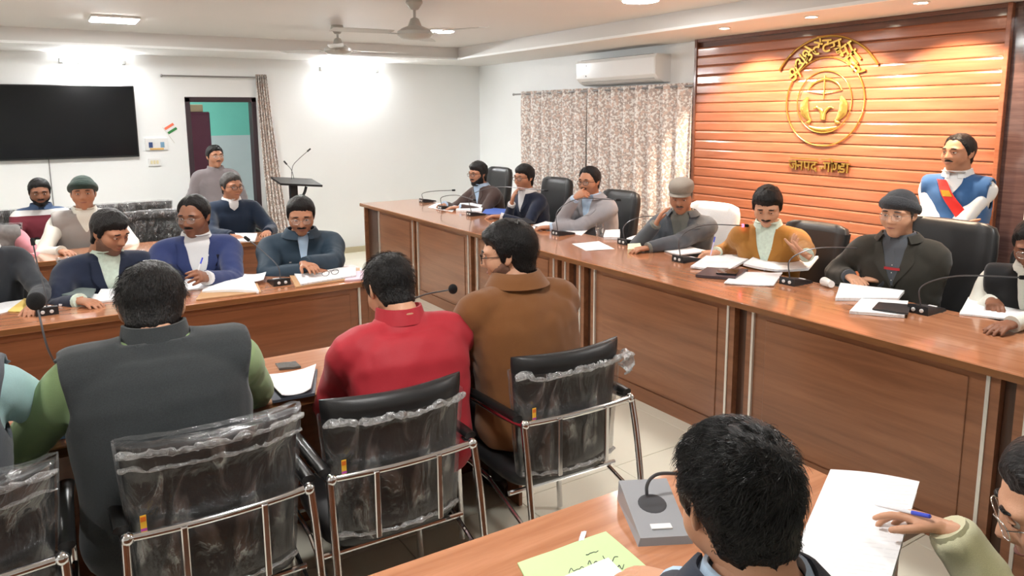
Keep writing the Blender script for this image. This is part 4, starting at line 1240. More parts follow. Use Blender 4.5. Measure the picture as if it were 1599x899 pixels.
sw = thing('switch_box', 'small pale switch box low on the wall beside the television', 'switch box', (p[0], YF, p[2]))
MB().box((-.065, -.028, -.045), (.065, -.001, .045), bev=.005).build('box', m_white, sw)
for x in (-.03, .0, .03): MB().box((x-.011, -.034, -.02), (x+.011, -.0285, .02), bev=.002).build('switch', mat('switch_cream', rgb(230, 220, 180), .4), sw)
# curtain rail and the drawn-back door curtain
m_curt = pattern_mat('curtain_print', rgb(246, 242, 238), rgb(190, 174, 166), rgb(220, 198, 186), 28.0)
a, b2 = ony(252, 117, YF-.08), ony(412, 122, YF-.08)
dr = thing('door_curtain_rail', 'thin grey curtain rail above the open doorway', 'curtain rail', ((a[0]+b2[0])/2, YF, (a[2]+b2[2])/2))
hl = (b2[0]-a[0])/2
MB().tube([(-hl, -.08, 0), (hl, -.08, 0)], .010, 10).build('rod', mat('rail_grey', (.30, .29, .29), .35, .6), dr, smooth=True)
for s in (-1, 1):
    MB().tube([(s*(hl-.06), -.08, 0), (s*(hl-.06), -.001, 0)], .007, 8).build('bracket', mat('rail_grey', (.3, .29, .29)), dr)
    MB().ball((s*hl, -.08, 0), .016).build('finial', mat('rail_grey', (.3, .29, .29)), dr, smooth=True)
def curtain(name, label, P0, P1, ztop, zbot, folds, depth, axis, bottom=None, m=m_curt, wob=.3, grp=None):
    """pleated cloth between two wall points; bottom: other end points at the hem"""
    nU, nV = folds*10+1, 14
    u = np.linspace(0, 1, nU); G = []
    n = np.array([-1, 0, 0]) if axis == 'x' else np.array([0, -1, 0])
    for v in np.linspace(0, 1, nV):
        A = np.array(P0, float); B = np.array(P1, float)
        if bottom is not None:
            e = v**1.2; A = A*(1-e) + np.array(bottom[0])*e; B = B*(1-e) + np.array(bottom[1])*e
        z = ztop + (zbot-ztop)*v
        ph = u*folds*2*PI + wob*np.sin(u*13+v*2)
        off = depth*(np.sin(ph) + .25*np.sin(2*ph+v*2))*(.75+.25*v)
        row = A + (B-A)*u[:, None] + n*off[:, None]; row[:, 2] = z
        G.append(row)
    return tag(MB().sheet(np.array(G), .003).build(name, m, None, smooth=True, angle=180), label, 'curtain', grp)
za = a[2]
b0, b1 = ony(428, 330, YF-.09), ony(445, 330, YF-.09)
curtain('door_curtain', 'narrow printed curtain gathered at the right of the doorway', (ony(399, 121, YF-.08)[0], YF-.08, 0), (ony(416, 121, YF-.08)[0], YF-.08, 0), za+.03, .06, 5, .028, 'y', bottom=((b0[0]-.06, YF-.09, 0), (b1[0]+.06, YF-.09, 0)))
# ================================================================== things on the right wall
XC = XR-.12
a, b2 = onx(802, 149, XC), onx(1083, 132, XC)
rl_ = thing('window_curtain_rail', 'curtain rail over the printed window curtains under the air conditioner', 'curtain rail', (XC, (a[1]+b2[1])/2, (a[2]+b2[2])/2))
hl = (a[1]-b2[1])/2
MB().tube([(0, -hl, 0), (0, hl, 0)], .010, 10).build('rod', mat('rail_grey', (.3, .29, .29)), rl_, smooth=True)
for s in (-1, 1): MB().tube([(0, s*(hl-.05), 0), (.119, s*(hl-.05), 0)], .007, 8).build('bracket', mat('rail_grey', (.3, .29, .29)), rl_)
MB().ball((0, hl, 0), .016).build('finial', mat('rail_grey', (.3, .29, .29)), rl_, smooth=True)
zc = (a[2]+b2[2])/2 + .03
c0, c1, c2, c3 = (onx(px, 145, XC)[1] for px in (816, 917, 920, 1082))
curtain('window_curtain', 'printed beige floral curtain nearer the far corner of the right wall', (XC, c0, 0), (XC, c1, 0), zc, .55, 6, .055, 'x', grp='window curtains')
curtain('window_curtain', 'printed beige floral curtain reaching the timber panelling, under the air conditioner', (XC, c2, 0), (XC, c3, 0), zc, .55, 8, .055, 'x', grp='window curtains')
wy0, wy1 = c3+.12, c0-.12
wn = tag(empty('window_1', (XR, (wy0+wy1)/2, 1.3)), kind='structure')
m_day = mat('window_glass', (.85, .9, .95), rough=.05, spec=.6)
MB().box((-.004, -(wy1-wy0)/2, -.6), (-.001, (wy1-wy0)/2, .55)).build('pane', m_day, wn)
for y in (-(wy1-wy0)/2, 0, (wy1-wy0)/2): MB().box((-.03, y-.03, -.62), (-.0005, y+.03, .58)).build('window_frame', m_white, wn)
p0, p1 = onx(1596, 300, XC), onx(1660, 300, XC)
curtain('window_curtain', 'printed floral curtain at the right edge of the picture beyond the panelling', (XC, onx(1594, 400, XC)[1], 0), (XC, onx(1594, 400, XC)[1]-.8, 0), zc, .55, 6, .03, 'x', grp='window curtains')
# split air conditioner
ay0, ay1 = onx(1036, 105, XR-.1)[1], onx(912, 110, XR-.1)[1]
az0, az1 = onx(975, 131, XR-.1)[2], onx(975, 90, XR-.1)[2]
ac = thing('air_conditioner', 'white split air conditioner high on the right wall above the curtains', 'air conditioner', (XR, (ay0+ay1)/2, (az0+az1)/2))
hh, hw_ = (az1-az0)/2, (ay1-ay0)/2
prof = [(-.001, -hh), (-.09, -hh), (-.16, -hh+.03), (-.205, -hh+.075), (-.21, hh-.03), (-.19, hh), (-.001, hh)]
MB().prism(prof, 'y', -hw_, hw_).build('casing', m_white, ac, smooth=True, angle=30)
MB().prism([(-.2065, -hh+.08), (-.2115, hh-.032), (-.2145, hh-.034), (-.2095, -hh+.08)], 'y', -hw_+.01, hw_-.012).build('front_panel', mat('ac_gloss', (.85, .86, .86), .12), ac)
for k in range(3): MB().prism([(-.10-.03*k, -hh+.006+.012*k), (-.115-.03*k, -hh+.014+.014*k), (-.118-.03*k, -hh+.010+.014*k)], 'y', -hw_+.05, hw_-.05).build('louvre', mat('ac_louvre', (.6, .61, .61), .4), ac)
MB().box((-.19, -hw_+.06, hh+.0002), (-.03, hw_-.06, hh+.004)).build('intake_grille', mat('ac_grille', (.2, .2, .2), .6), ac)
for y in (-.24, -.02): MB().lathe([(.008, 0), (.008, .002), (.001, .003)], 12, axis=(-1, 0, 0), c=(-.2145, hw_-.18+y*.0, hh-.06 if y < -.1 else -hh+.1)).build('logo_dot', mat('ac_mark', (.12, .12, .12), .5), ac)
# ================================================================== ceiling fans at rest
m_fan = mat('fan_enamel', rgb(176, 174, 168), rough=.3)
def fan(u, v, z, label, rot, drop):
    p = onz(u, v, z)
    t = thing('ceiling_fan', label, 'ceiling fan', (p[0], p[1], z), math.radians(rot), 'ceiling fans')
    top = ZT - z
    MB().lathe([(.02, top), (.055, top-.001), (.062, top-.03), (.03, top-.075), (.014, top-.08)], 20).build('canopy', m_fan, t, smooth=True)
    MB().tube([(0, 0, top-.07), (0, 0, .03)], .011, 12).build('down_rod', m_fan, t, smooth=True)
    MB().lathe([(.012, .11), (.03, .10), (.05, .05), (.095, .032), (.125, .012), (.128, -.012), (.10, -.034), (.04, -.044), (.001, -.045)], 28).build('motor', m_fan, t, smooth=True)
    for k in range(3):
        a0 = k*2*PI/3
        R3 = rotz(a0)
        m2 = MB().box((.115, -.018, -.012), (.19, .018, -.006)); m2.xf(R3); m2.build('blade_arm', m_fan, t)
        xs = np.linspace(.17, .60, 8); G = []
        for x in xs:
            w = .052 + .016*math.sin((x-.17)/.43*PI*.8)
            G.append([(x, -w, -.002), (x, -w*.3, .003), (x, w*.3, .004), (x, w, .010)])
        m2 = MB().sheet(np.array(G), .003); m2.xf(R3); m2.build('blade', m_fan, t, smooth=True)
    return t
fan(528, 78, 2.38, 'pale ceiling fan over the middle of the room, further from the camera', 8, .2)
fan(648, 52, 2.36, 'pale ceiling fan nearer the camera beside the round ceiling light', 55, .2)
# ================================================================== lectern with gooseneck microphones
pl = ony(462, 284, 8.2)
lec = thing('lectern', 'black lectern with sloping top and twin gooseneck microphones by the far wall', 'lectern', (pl[0], pl[1], 0))
m_blk = mat('lectern_black', (.012, .012, .013), rough=.35)
zl = pl[2]
G = np.array([[(x, y, zl - .03 + (y+.16)*.12 - x*.10) for x in np.linspace(-.22, .24, 5)] for y in np.linspace(-.18, .2, 5)])
MB().sheet(G, .022).build('reading_top', m_blk, lec)
MB().box((-.07, -.03, .04), (.01, .05, zl-.03), bev=.006).build('post', m_blk, lec)
MB().tube(catmull([(.02, .02, zl-.22), (.09, .02, zl-.14), (.12, .02, zl-.06)], 5), .016, 8).build('stay', m_blk, lec)
MB().box((-.22, -.2, 0), (.18, .2, .04), bev=.008).build('foot', m_blk, lec)
for pts in ([(-.02, .1, zl), (.0, .1, zl+.16), (.06, .08, zl+.24), (.16, .05, zl+.33)], [(.02, .12, zl), (.0, .14, zl+.12), (-.05, .14, zl+.19)]):
    C = catmull(pts, 5); mm = MB().tube(C, .0035, 8).build('gooseneck', mat('neck_grey', (.08, .08, .085), .3, .5), lec, smooth=True)
    MB().tube([C[-1], C[-1]+unit(C[-1]-C[-2])*.05], .009, 8).build('mic_head', m_blk, mm, smooth=True)
# ================================================================== gold emblem and lettering on the panelling
m_gold = mat('brushed_gold', rgb(206, 168, 88), rough=.22, metal=.85)
XE = PX - .0045
ec = onx(1287, 158, XE); et = onx(1287, 90, XE); eb = onx(1287, 228, XE)
ER = (et[2]-eb[2])/2
em = thing('gold_emblem', 'gold circular emblem with arched lettering on the timber panelling', 'emblem', (XE, ec[1], (et[2]+eb[2])/2))
def ring_tube(r, w, n=48): 
    a = np.linspace(0, 2*PI, n+1); return np.stack([np.full(n+1, -.006), -np.cos(a)*r, np.sin(a)*r], 1)
MB().tube(ring_tube(ER, 0), .006, 8, cap=False).build('outer_ring', m_gold, em, smooth=True)
MB().tube(ring_tube(ER*.70, 0), .0045, 8, cap=False).build('inner_ring', m_gold, em, smooth=True)
def strip2d(pts, w, nm, t=.006):
    C = catmull(pts, 8); P = np.stack([np.full(len(C), -.005), -C[:, 0], C[:, 1]], 1)*np.array([1, ER, ER]); P[:, 0] = -.005
    m3 = MB().tube(P, np.asarray(w)*ER if np.isscalar(w) else np.interp(np.linspace(0, 1, len(C)), np.linspace(0, 1, len(w)), w)*ER, 8)
    V = np.concatenate(m3.v); rx = np.abs(V[:, 0]+.005).max(); V[:, 0] = -.006 + (V[:, 0]+.005)*min(1, .006/rx); m3.v = [V]; m3.build(nm, m_gold, em, smooth=True)
# two fish standing either side, a drawn bow above, river lines meeting below
for s in (-1, 1):
    strip2d([(s*.42, .12), (s*.50, -.05), (s*.48, -.24), (s*.34, -.42)], [.03, .10, .11, .03], 'fish')
    strip2d([(s*.30, -.40), (s*.36, -.46), (s*.44, -.46)], [.02, .05, .015], 'fish_tail')
    strip2d([(s*.02, -.40), (s*.05, -.22), (s*.16, -.12), (s*.26, -.14)], [.05, .04, .03, .012], 'river_line')
strip2d([(-.44, .26), (-.28, .44), (0, .52), (.28, .44), (.44, .26)], [.015, .03, .035, .03, .015], 'bow')
strip2d([(-.44, .26), (0, .20), (.44, .26)], .010, 'bow_string')
strip2d([(0, .08), (0, .60)], [.016, .02], 'arrow')
strip2d([(-.36, -.56), (-.12, -.62), (.12, -.62), (.36, -.56)], [.02, .05, .05, .02], 'scroll')
def deva(ch, size):
    cu = bpy.data.curves.new('glyph', 'FONT'); cu.body = ch; cu.size = size; cu.extrude = .006; cu.offset = size*.012; cu.align_x = 'CENTER'
    return cu
# letters stand a little proud of the boards, one object each
def letters(text, size, place, parent, nm='letter'):
    for i, ch in enumerate(text):
        if ch == ' ': continue
        tmp = bpy.data.objects.new('t', deva(ch, size)); _tmp_scene.collection.objects.link(tmp)
        with bpy.context.temp_override(scene=_tmp_scene, view_layer=_tmp_scene.view_layers[0]):
            dg = bpy.context.evaluated_depsgraph_get()
        dg.update()
        me = bpy.data.meshes.new_from_object(tmp.evaluated_get(dg)); bpy.data.objects.remove(tmp)
        o = bpy.data.objects.new(nm, me); COL.objects.link(o); o.parent = parent
        y, z, rr = place(i)
        o.matrix_local = Matrix.Translation((-.008, y, z)) @ Matrix.Rotation(-rr, 4, 'X') @ Matrix(((0, 0, -1, 0), (-1, 0, 0, 0), (0, 1, 0, 0), (0, 0, 0, 1)))
        o.data.materials.clear(); o.data.materials.append(m_gold)
arc = ['क', 'ले', 'क', 'टे', 'ट', 'स', 'भा', 'गा', 'र']
letters(arc, .15, lambda i: (-math.sin((i-4)/4*1.0)*ER*1.12, math.cos((i-4)/4*1.0)*ER*1.12, (i-4)/4*1.0), em)
# the head line that joins the letters
q = np.linspace(-1.02, 1.02, 40)
MB().tube(np.stack([np.full(40, -.008), -np.sin(q)*ER*1.12 - np.sin(q)*.118, np.cos(q)*ER*1.12 + np.cos(q)*.118], 1), .009, 6).build('head_line', m_gold, em, smooth=True)
pt = onx(1278, 256, XE)
tx = thing('gold_lettering', 'row of gold letters on the timber panelling below the emblem', 'lettering', (XE, pt[1], pt[2]))
wt = (onx(1233, 255, XE)[1] - onx(1323, 255, XE)[1])
word = ['ज', 'न', 'प', 'द', '-', 'गो', 'ण', 'डा']
letters(word, .115, lambda i: (wt/2 - (i+.5)*wt/8, -.055, 0), tx)
MB().box((-.012, wt/2-wt*.5, .033), (-.004, wt/2, .042)).build('head_line', m_gold, tx)
MB().box((-.012, -wt/2, .033), (-.004, wt/2-wt*.56, .042)).build('head_line', m_gold, tx)
# ================================================================== the people
def at(u, v, dep):
    return np.array([0, 0, CAM_H]) + ray(u, v)*dep
f_white = fabric('shirt_white', (.72, .73, .74))
f_paleblue = fabric('shirt_paleblue', rgb(178, 202, 226))
f_mint = mat('shirt_mint_check', rgb(204, 220, 206), rough=.85, noise=.22, nscale=60)
f_navy = fabric('suit_navy', rgb(34, 42, 62)); f_blue = fabric('blazer_blue', rgb(48, 60, 104)); f_teal = fabric('jacket_slate', rgb(48, 64, 78), rough=.6, sheen=0)
f_char = fabric('suit_charcoal', rgb(52, 56, 62)); f_brownd = fabric('jacket_darkbrown', rgb(74, 58, 54)); f_grey = fabric('blazer_grey', rgb(150, 148, 152), noise=.25)
f_suit = fabric('suit_grey', rgb(84, 88, 94)); f_must = fabric('jacket_mustard', rgb(168, 116, 52)); f_olive = fabric('suit_blackgreen', rgb(58, 56, 50))
f_red = fabric('jacket_red', rgb(172, 44, 54), rough=.55, sheen=.05, bump=.1); f_brown = fabric('jacket_brown', rgb(124, 80, 44)); f_vest = fabric('waistcoat_charcoal', rgb(54, 58, 60), noise=.35, nscale=260)
f_green = fabric('shirt_green', rgb(146, 172, 122)); f_aqua = fabric('shirt_aqua', rgb(172, 208, 210)); f_gvest = fabric('waistcoat_grey', rgb(92, 96, 102))
f_black = fabric('black_cloth', (.012, .012, .013)); f_cream = fabric('kurta_cream', rgb(226, 226, 216)); f_khaki = fabric('jacket_sage', rgb(204, 202, 168), rough=.6)
f_taupe = fabric('sweater_taupe', rgb(128, 120, 122)); f_pink = fabric('sleeve_pink', rgb(206, 140, 150)); f_plaid = mat('plaid_grey', rgb(120, 118, 116), rough=.9, noise=.4, nscale=30)
f_tvest = fabric('slipover_blue', rgb(54, 92, 140)); f_cap = fabric('cap_tweed', rgb(138, 130, 120), noise=.35, nscale=220); f_beanie = fabric('knit_charcoal', rgb(60, 62, 66), bump=.8, bscale=160)
f_gbeanie = fabric('knit_green', rgb(42, 60, 54), bump=.8, bscale=160); f_lav = fabric('waistcoat_stone', rgb(158, 152, 148)); f_olsw = fabric('sweater_olive_grey', rgb(120, 122, 116))
A = {}
# ---- head table, far to near
h = onx(746, 272, 3.95)
A['beard'] = person('bearded man in a dark brown jacket at the far end of the head table', h, 190, 185, lean=20, nod=6, hands=[(3.62, h[1]-.18, .835), (3.60, h[1]+.12, .835)], topmat=f_brownd, shirtmat=f_paleblue, beard=.010, glasses='black', tone='mid', hair='full', hairthick=.022, seat=.48, build=1.08)
h = onx(818, 278, 3.95)
A['mouth'] = person('man in a navy suit holding one hand up to his mouth at the head table', h, 192, 186, lean=10, nod=4, hands=[(3.62, h[1]-.1, .835), onx(799, 318, 3.78)], palms=[None, (.6, -.4, .5)], fdirs=[None, (.1, -.25, 1)], curls=[None, None], hints=[None, (.3, .2, -1)], topmat=f_navy, shirtmat=f_white, glasses='black', tone='mid', hair='full', hairthick=.02, seat=.48)
h = onx(920, 284, 3.95)
A['grey'] = person('man in a light grey blazer and pale blue shirt resting his chin on his hand', h, 196, 192, lean=10, nod=5, hands=[(3.60, h[1]+.08, .835), onx(898, 310, 3.76)], palms=[None, (.8, -.5, .3)], fdirs=[None, (.45, -.6, .55)], curls=[None, 'fist'], hints=[None, (.5, .5, -1)], topmat=f_grey, shirtmat=f_paleblue, glasses='black', moustache=.009, tone='mid', hair='receding', seat=.50, build=1.08, collar='both')
h = onx(1064, 308, 3.95)
A['cap'] = person('older man in a flat tweed cap and grey suit with a hand at his cheek', h, 216, 206, lean=14, nod=14, hands=[(3.56, h[1]-.05, .835), onx(1024, 350, 3.74)], palms=[None, (.7, -.6, .2)], fdirs=[None, (.45, -.25, 1)], hints=[None, (.2, .8, -1)], topmat=f_suit, shirtmat=f_olsw, moustache=.006, tone='mid', hair='receding', hairmat=m_hair_grey, cap='flat', capmat=f_cap, seat=.50, build=1.1, vtop=.45, vwidth=1.2, collar='both', jaw=1.08)
h = onx(1198, 324, 3.92)
A['mustard'] = person('young man in a mustard jacket reading papers at the middle of the head table', h, 214, 205, lean=14, nod=24, hands=[onx(1262, 402, 3.62), onz(1118, 394, .842)], palms=[(-.2, .6, .6), None], fdirs=[(-.3, .75, .45), (-.75, .5, -.15)], curls=['point', 'pen'], topmat=f_must, shirtmat=f_mint, moustache=.008, tone='light', hair='full', hairthick=.024, seat=.48, build=1.06, vtop=.40, vwidth=1.15)
h = onx(1403, 336, 3.95)
A['beanie'] = person('older man in a dark suit and knitted cap with clasped hands', h, 186, 192, lean=12, nod=4, hands=[onz(1378, 438, .842), onz(1326, 432, .845)], fdirs=[(-.35, .95, 0), (-.5, -.8, 0)], palms=[(0, .2, -1), (0, -.2, -1)], topmat=f_olive, shirtmat=f_suit, glasses='metal', tone='light', hair='short', hairmat=m_hair_grey, hairthick=.006, cap='beanie', capmat=f_beanie, seat=.50, build=1.12, collar='both', vtop=.5, vwidth=1.1)
c_ = A['beanie']; c_['child']('sweater_stripe', c_['wrap']([.70, .735], [(-.22, .22)]*2, .009, .002, 8), mat('stripe_red', rgb(160, 40, 44), .8))
h = onx(1615, 384, 3.98)
A['white'] = person('man in a white kurta and black waistcoat writing at the right edge', h, 196, 190, lean=18, nod=24, hands=[(3.52, h[1]-.1, .835), onz(1548, 470, .845)], fdirs=[None, (-.7, -.5, -.1)], curls=[None, 'pen'], hints=[None, (-.1, .5, -1)], top='vest', topmat=f_black, shirtmat=f_cream, sleevemat=f_cream, glasses='metal', tone='dark', hair='short', seat=.48, build=1.04, vneck=True, lapels=False, vtop=.35, moustache=.006)
h = onx(1496, 240, 4.92)
A['sash'] = person('standing man in a blue slipover and red sash with folded arms', h, 170, 190, lean=2, nod=0, stand=True, hands=[(h[0]-.24, h[1]+.13, 1.10), (h[0]-.22, h[1]-.16, 1.07)], hints=[(-.2, -.8, -1), (-.2, .8, -1)], fdirs=[(.1, 1, .1), (.1, -1, .05)], palms=[(1, 0, 0), (1, 0, 0)], top='vest', topmat=f_tvest, shirtmat=f_white, sleevemat=f_white, lapels=False, vtop=.80, tone='mid', hair='receding', moustache=.006, hairthick=.012, jaw=.98)
c_ = A['sash']
ts = np.linspace(.42, 1.08, 12)
sash = c_['wrap'](ts, [(l-.20, l+.20) for l in np.linspace(-.45, .52, 12)], .014, .004, 8)
so = c_['child']('sash', sash, mat('sash_red', rgb(214, 42, 36), .5))
bdg = c_['wrap'](np.linspace(.76, .86, 5), [(l-.15, l+.15) for l in np.linspace(.05, .20, 5)], .020, .004, 6)
c_['child']('badge', bdg, mat('badge_gold', rgb(226, 178, 70), .25, .8), parent=so)
# ---- second table, facing the camera
h = ony(-32, 352, 5.0)
A['t2left'] = person('man in a charcoal suit at the far left, only an arm in view', h, -85, -80, lean=10, hands=[(h[0]+.22, 4.62, .785), (h[0]-.15, 4.62, .785)], topmat=f_char, shirtmat=f_white, tone='mid', seat=.46)
h = ony(172, 364, 4.98)
A['t2navy'] = person('man in a dark navy suit and mint shirt looking down to his left', h, -52, -86, lean=12, nod=22, hands=[(h[0]+.20, 4.60, .785), (h[0]-.20, 4.60, .785)], topmat=f_navy, shirtmat=f_mint, beard=.003, tone='mid', hair='full', hairthick=.02, seat=.45, build=1.12, vtop=.38, vwidth=.95, size=1.06)
h = ony(303, 339, 5.02)
A['t2blue'] = person('man in a royal blue blazer and white shirt holding a pen', h, -128, -96, lean=10, nod=8, hands=[ony(322, 434, 4.62), (h[0]-.22, 4.62, .785)], fdirs=[(-.35, -.5, .25), None], palms=[(-.8, .3, -.5), None], curls=['pen', None], topmat=f_blue, shirtmat=f_white, moustache=.008, glasses='metal', tone='dark', hair='receding', seat=.45, build=1.12, vtop=.30, vwidth=1.2, size=1.06)
h = ony(470, 338, 4.98)
A['t2teal'] = person('man in a slate blue padded jacket and glasses pointing at a file', h, -106, -100, lean=16, nod=16, hands=[ony(476, 412, 4.62), (h[0]-.08, 4.66, .79)], fdirs=[(.15, -1, -.05), (.8, -.3, 0)], hints=[(-.2, -1, -.4), (-.2, 1, -.4)], topmat=f_teal, shirtmat=f_paleblue, lapels=False, vtop=.5, vwidth=.55, collar='fold', moustache=.008, glasses='metal', tone='mid', hair='short', seat=.45, build=1.18, padd=.03, size=1.06)
c_ = A['t2teal']
for s in (-1, 1): c_['child']('snap_button', c_['wrap']([.62, .64], [(s*.42-.03, s*.42+.03)]*2, .006, .004, 4), m_alu)
# ---- back rows
def band_mat():
    m, nt, p = new_mat('colour_block_knit'); L = nt.links
    g = nt.nodes.new('ShaderNodeTexCoord'); sx = nt.nodes.new('ShaderNodeSeparateXYZ'); L.new(g.outputs['Object'], sx.inputs[0])
    r = nt.nodes.new('ShaderNodeValToRGB'); r.color_ramp.interpolation = 'CONSTANT'
    mr = nt.nodes.new('ShaderNodeMapRange'); mr.inputs[1].default_value = .6; mr.inputs[2].default_value = 1.2; L.new(sx.outputs['Z'], mr.inputs[0])
    cr = r.color_ramp; cr.elements[0].position = 0; cr.elements[0].color = (*rgb(104, 34, 46), 1); cr.elements[1].position = .50; cr.elements[1].color = (*rgb(206, 206, 204), 1)
    e = cr.elements.new(.58); e.color = (*rgb(66, 86, 118), 1)
    L.new(mr.outputs[0], r.inputs[0]); L.new(r.outputs[0], p.inputs['Base Color']); p.inputs['Roughness'].default_value = .9
    return m
h = ony(62, 301, 8.0)
A['sweater'] = person('man in a maroon, white and blue colour-block sweater under the television', h, -88, -90, lean=6, nod=10, hands=[(h[0]+.12, 7.62, .70), (h[0]-.12, 7.62, .70)], fdirs=[(-1, -.2, 0), (1, -.2, 0)], top='sweater', topmat=band_mat(), vneck=False, collar='stand', beard=.006, tone='dark', hair='short', seat=.45, build=1.05)
h = ony(130, 303, 7.0)
A['gbean'] = person('man in a dark green knitted cap and stone waistcoat looking at the camera', h, -94, -92, lean=6, nod=0, hands=[(h[0]+.18, 6.6, .76), (h[0]-.2, 6.6, .76)], top='vest', topmat=f_lav, shirtmat=f_cream, sleevemat=f_cream, lapels=False, vtop=.7, tone='mid', hair='short', hairthick=.004, cap='beanie', capmat=f_gbeanie, seat=.46, build=1.12, size=1.08)
h = ony(-24, 330, 6.95)
A['pink'] = person('man with pink sleeves and a grey plaid waistcoat at the left edge', h, -80, -85, lean=12, hands=[ony(48, 404, 6.6), (h[0]-.15, 6.65, .77)], top='vest', topmat=f_plaid, shirtmat=f_pink, sleevemat=f_pink, lapels=False, vneck=False, collar='stand', tone='dark', seat=.45, build=1.1)
h = ony(362, 292, 7.0)
A['navysw'] = person('smiling man in a navy sweater with a white collar near the doorway', h, -70, -88, lean=10, nod=4, hands=[(h[0]+.2, 6.62, .765), (h[0]-.12, 6.58, .765)], top='sweater', topmat=fabric('sweater_navy', rgb(32, 46, 66)), shirtmat=f_white, vneck=True, lapels=False, vtop=.92, vwidth=.7, glasses='black', tone='mid', hair='short', hairmat=m_hair_grey, seat=.46, build=1.15)
h = ony(336, 245, 8.55)
A['door'] = person('man in a taupe sweater standing in front of the open doorway', h, -78, -92, lean=3, nod=0, stand=True, hip=.80, hands=[None, None], top='sweater', topmat=f_taupe, vneck=False, collar='stand', glasses='metal', tone='mid', hair='short', size=.98, build=1.08, moustache=.005)
# ---- third table, backs to the camera
h = ony(-158, 505, 2.50)
A['t3left'] = person('man in a grey waistcoat and pale aqua sleeves at the left edge, back turned', h, 90, 88, lean=12, nod=10, hands=[(h[0]-.2, 2.85, .785), (h[0]+.26, 2.80, .785)], top='vest', neck=.25, topmat=f_gvest, shirtmat=f_aqua, sleevemat=f_aqua, vneck=False, collar='stand', eyes=False, seat=.47, build=1.15, fine=True, hints=[None, (-.2, 1, -.35)])
h = ony(238, 484, 2.50)
A['green'] = person('man in a charcoal waistcoat over a green shirt with his back turned', h, 84, 88, lean=13, nod=36, hands=[(h[0]-.27, 2.82, .785), (h[0]+.24, 2.86, .785)], top='vest', neck=-.15, colh=.044, topmat=f_vest, shirtmat=f_green, sleevemat=f_green, vneck=False, collar='stand', tone='light', hair='full', hairthick=.02, eyes=False, seat=.47, build=1.20, size=1.08, fine=True, hints=[(-.2, -.8, -.7), (-.2, .8, -.7)])
strands(A['green'], 1500, .035, 1)
h = ony(609, 452, 2.56)
A['red'] = person('man in a red jacket leaning over the table with his back turned', h, 92, 88, lean=16, nod=34, colh=.046, hands=[(h[0]-.10, 2.82, .785), (h[0]+.14, 2.86, .785)], neck=.25, topmat=f_red, vneck=False, collar='stand', tone='light', hair='full', hairthick=.014, eyes=False, seat=.47, build=1.16, size=1.03, fine=True, wrinkle=1.5, hints=[(-.3, -.55, -1), (-.3, .4, -1)])
strands(A['red'], 1500, .025, 2)
h = ony(793, 398, 2.50)
A['brown'] = person('man in a brown jacket and glasses turned towards the left', h, 140, 92, lean=10, nod=10, hands=[(h[0]-.12, 2.82, .785), (h[0]+.20, 2.86, .785)], neck=.25, topmat=f_brown, vneck=False, collar='fold', tone='light', hair='full', hairthick=.022, glasses='black', beard=.002, seat=.47, build=1.18, size=1.04, fine=True, wrinkle=1.5, hints=[(-.3, -.4, -1), (-.3, .7, -.8)])
strands(A['brown'], 1500, .032, 3)
# ---- foreground table
h = at(1152, 790, 1.13)
A['near'] = person('man with glossy black hair in a dark navy jacket in the foreground', h, 68, 66, lean=16, nod=26, hands=[onz(1066, 908, .79), (h[0]+.35, h[1]+.18, .79)], fdirs=[onz(1000, 888, .79)-onz(1066, 908, .79), None], topmat=fabric('jacket_midnight', rgb(38, 46, 60)), shirtmat=f_paleblue, vneck=False, collar='both', tone='light', hair='short', hairthick=.018, eyes=False, seat=.47, build=1.2, size=.97, fine=True, neck=.2)
strands(A['near'], 7000, .034, 4, crown=(.045, -.075, .060), hairline='short', lift=.0045, rad=.0008, mat_=mat('hair_gloss', (.008, .0075, .0075), rough=.28, spec=.6))
h = at(1668, 800, 1.24)
ZP = .835
wrist = onz(1482, 826, ZP+.035); tip = onz(1408, 800, ZP+.03)
A['sage'] = person('man in a sage padded jacket and rimless glasses holding papers and a pen', h, 122, 118, lean=14, nod=22, hands=[(h[0]-.30, h[1]+.30, .80), wrist], fdirs=[None, tip-wrist], palms=[None, (-.25, -.1, -1)], curls=[None, 'hold'], hints=[None, (-.1, .4, -1)], topmat=f_khaki, vneck=False, collar='fold', tone='light', hair='short', glasses='metal', seat=.47, build=1.1, fine=True, padd=.03, wrinkle=1.8)
bpy.data.scenes.remove(_tmp_scene)
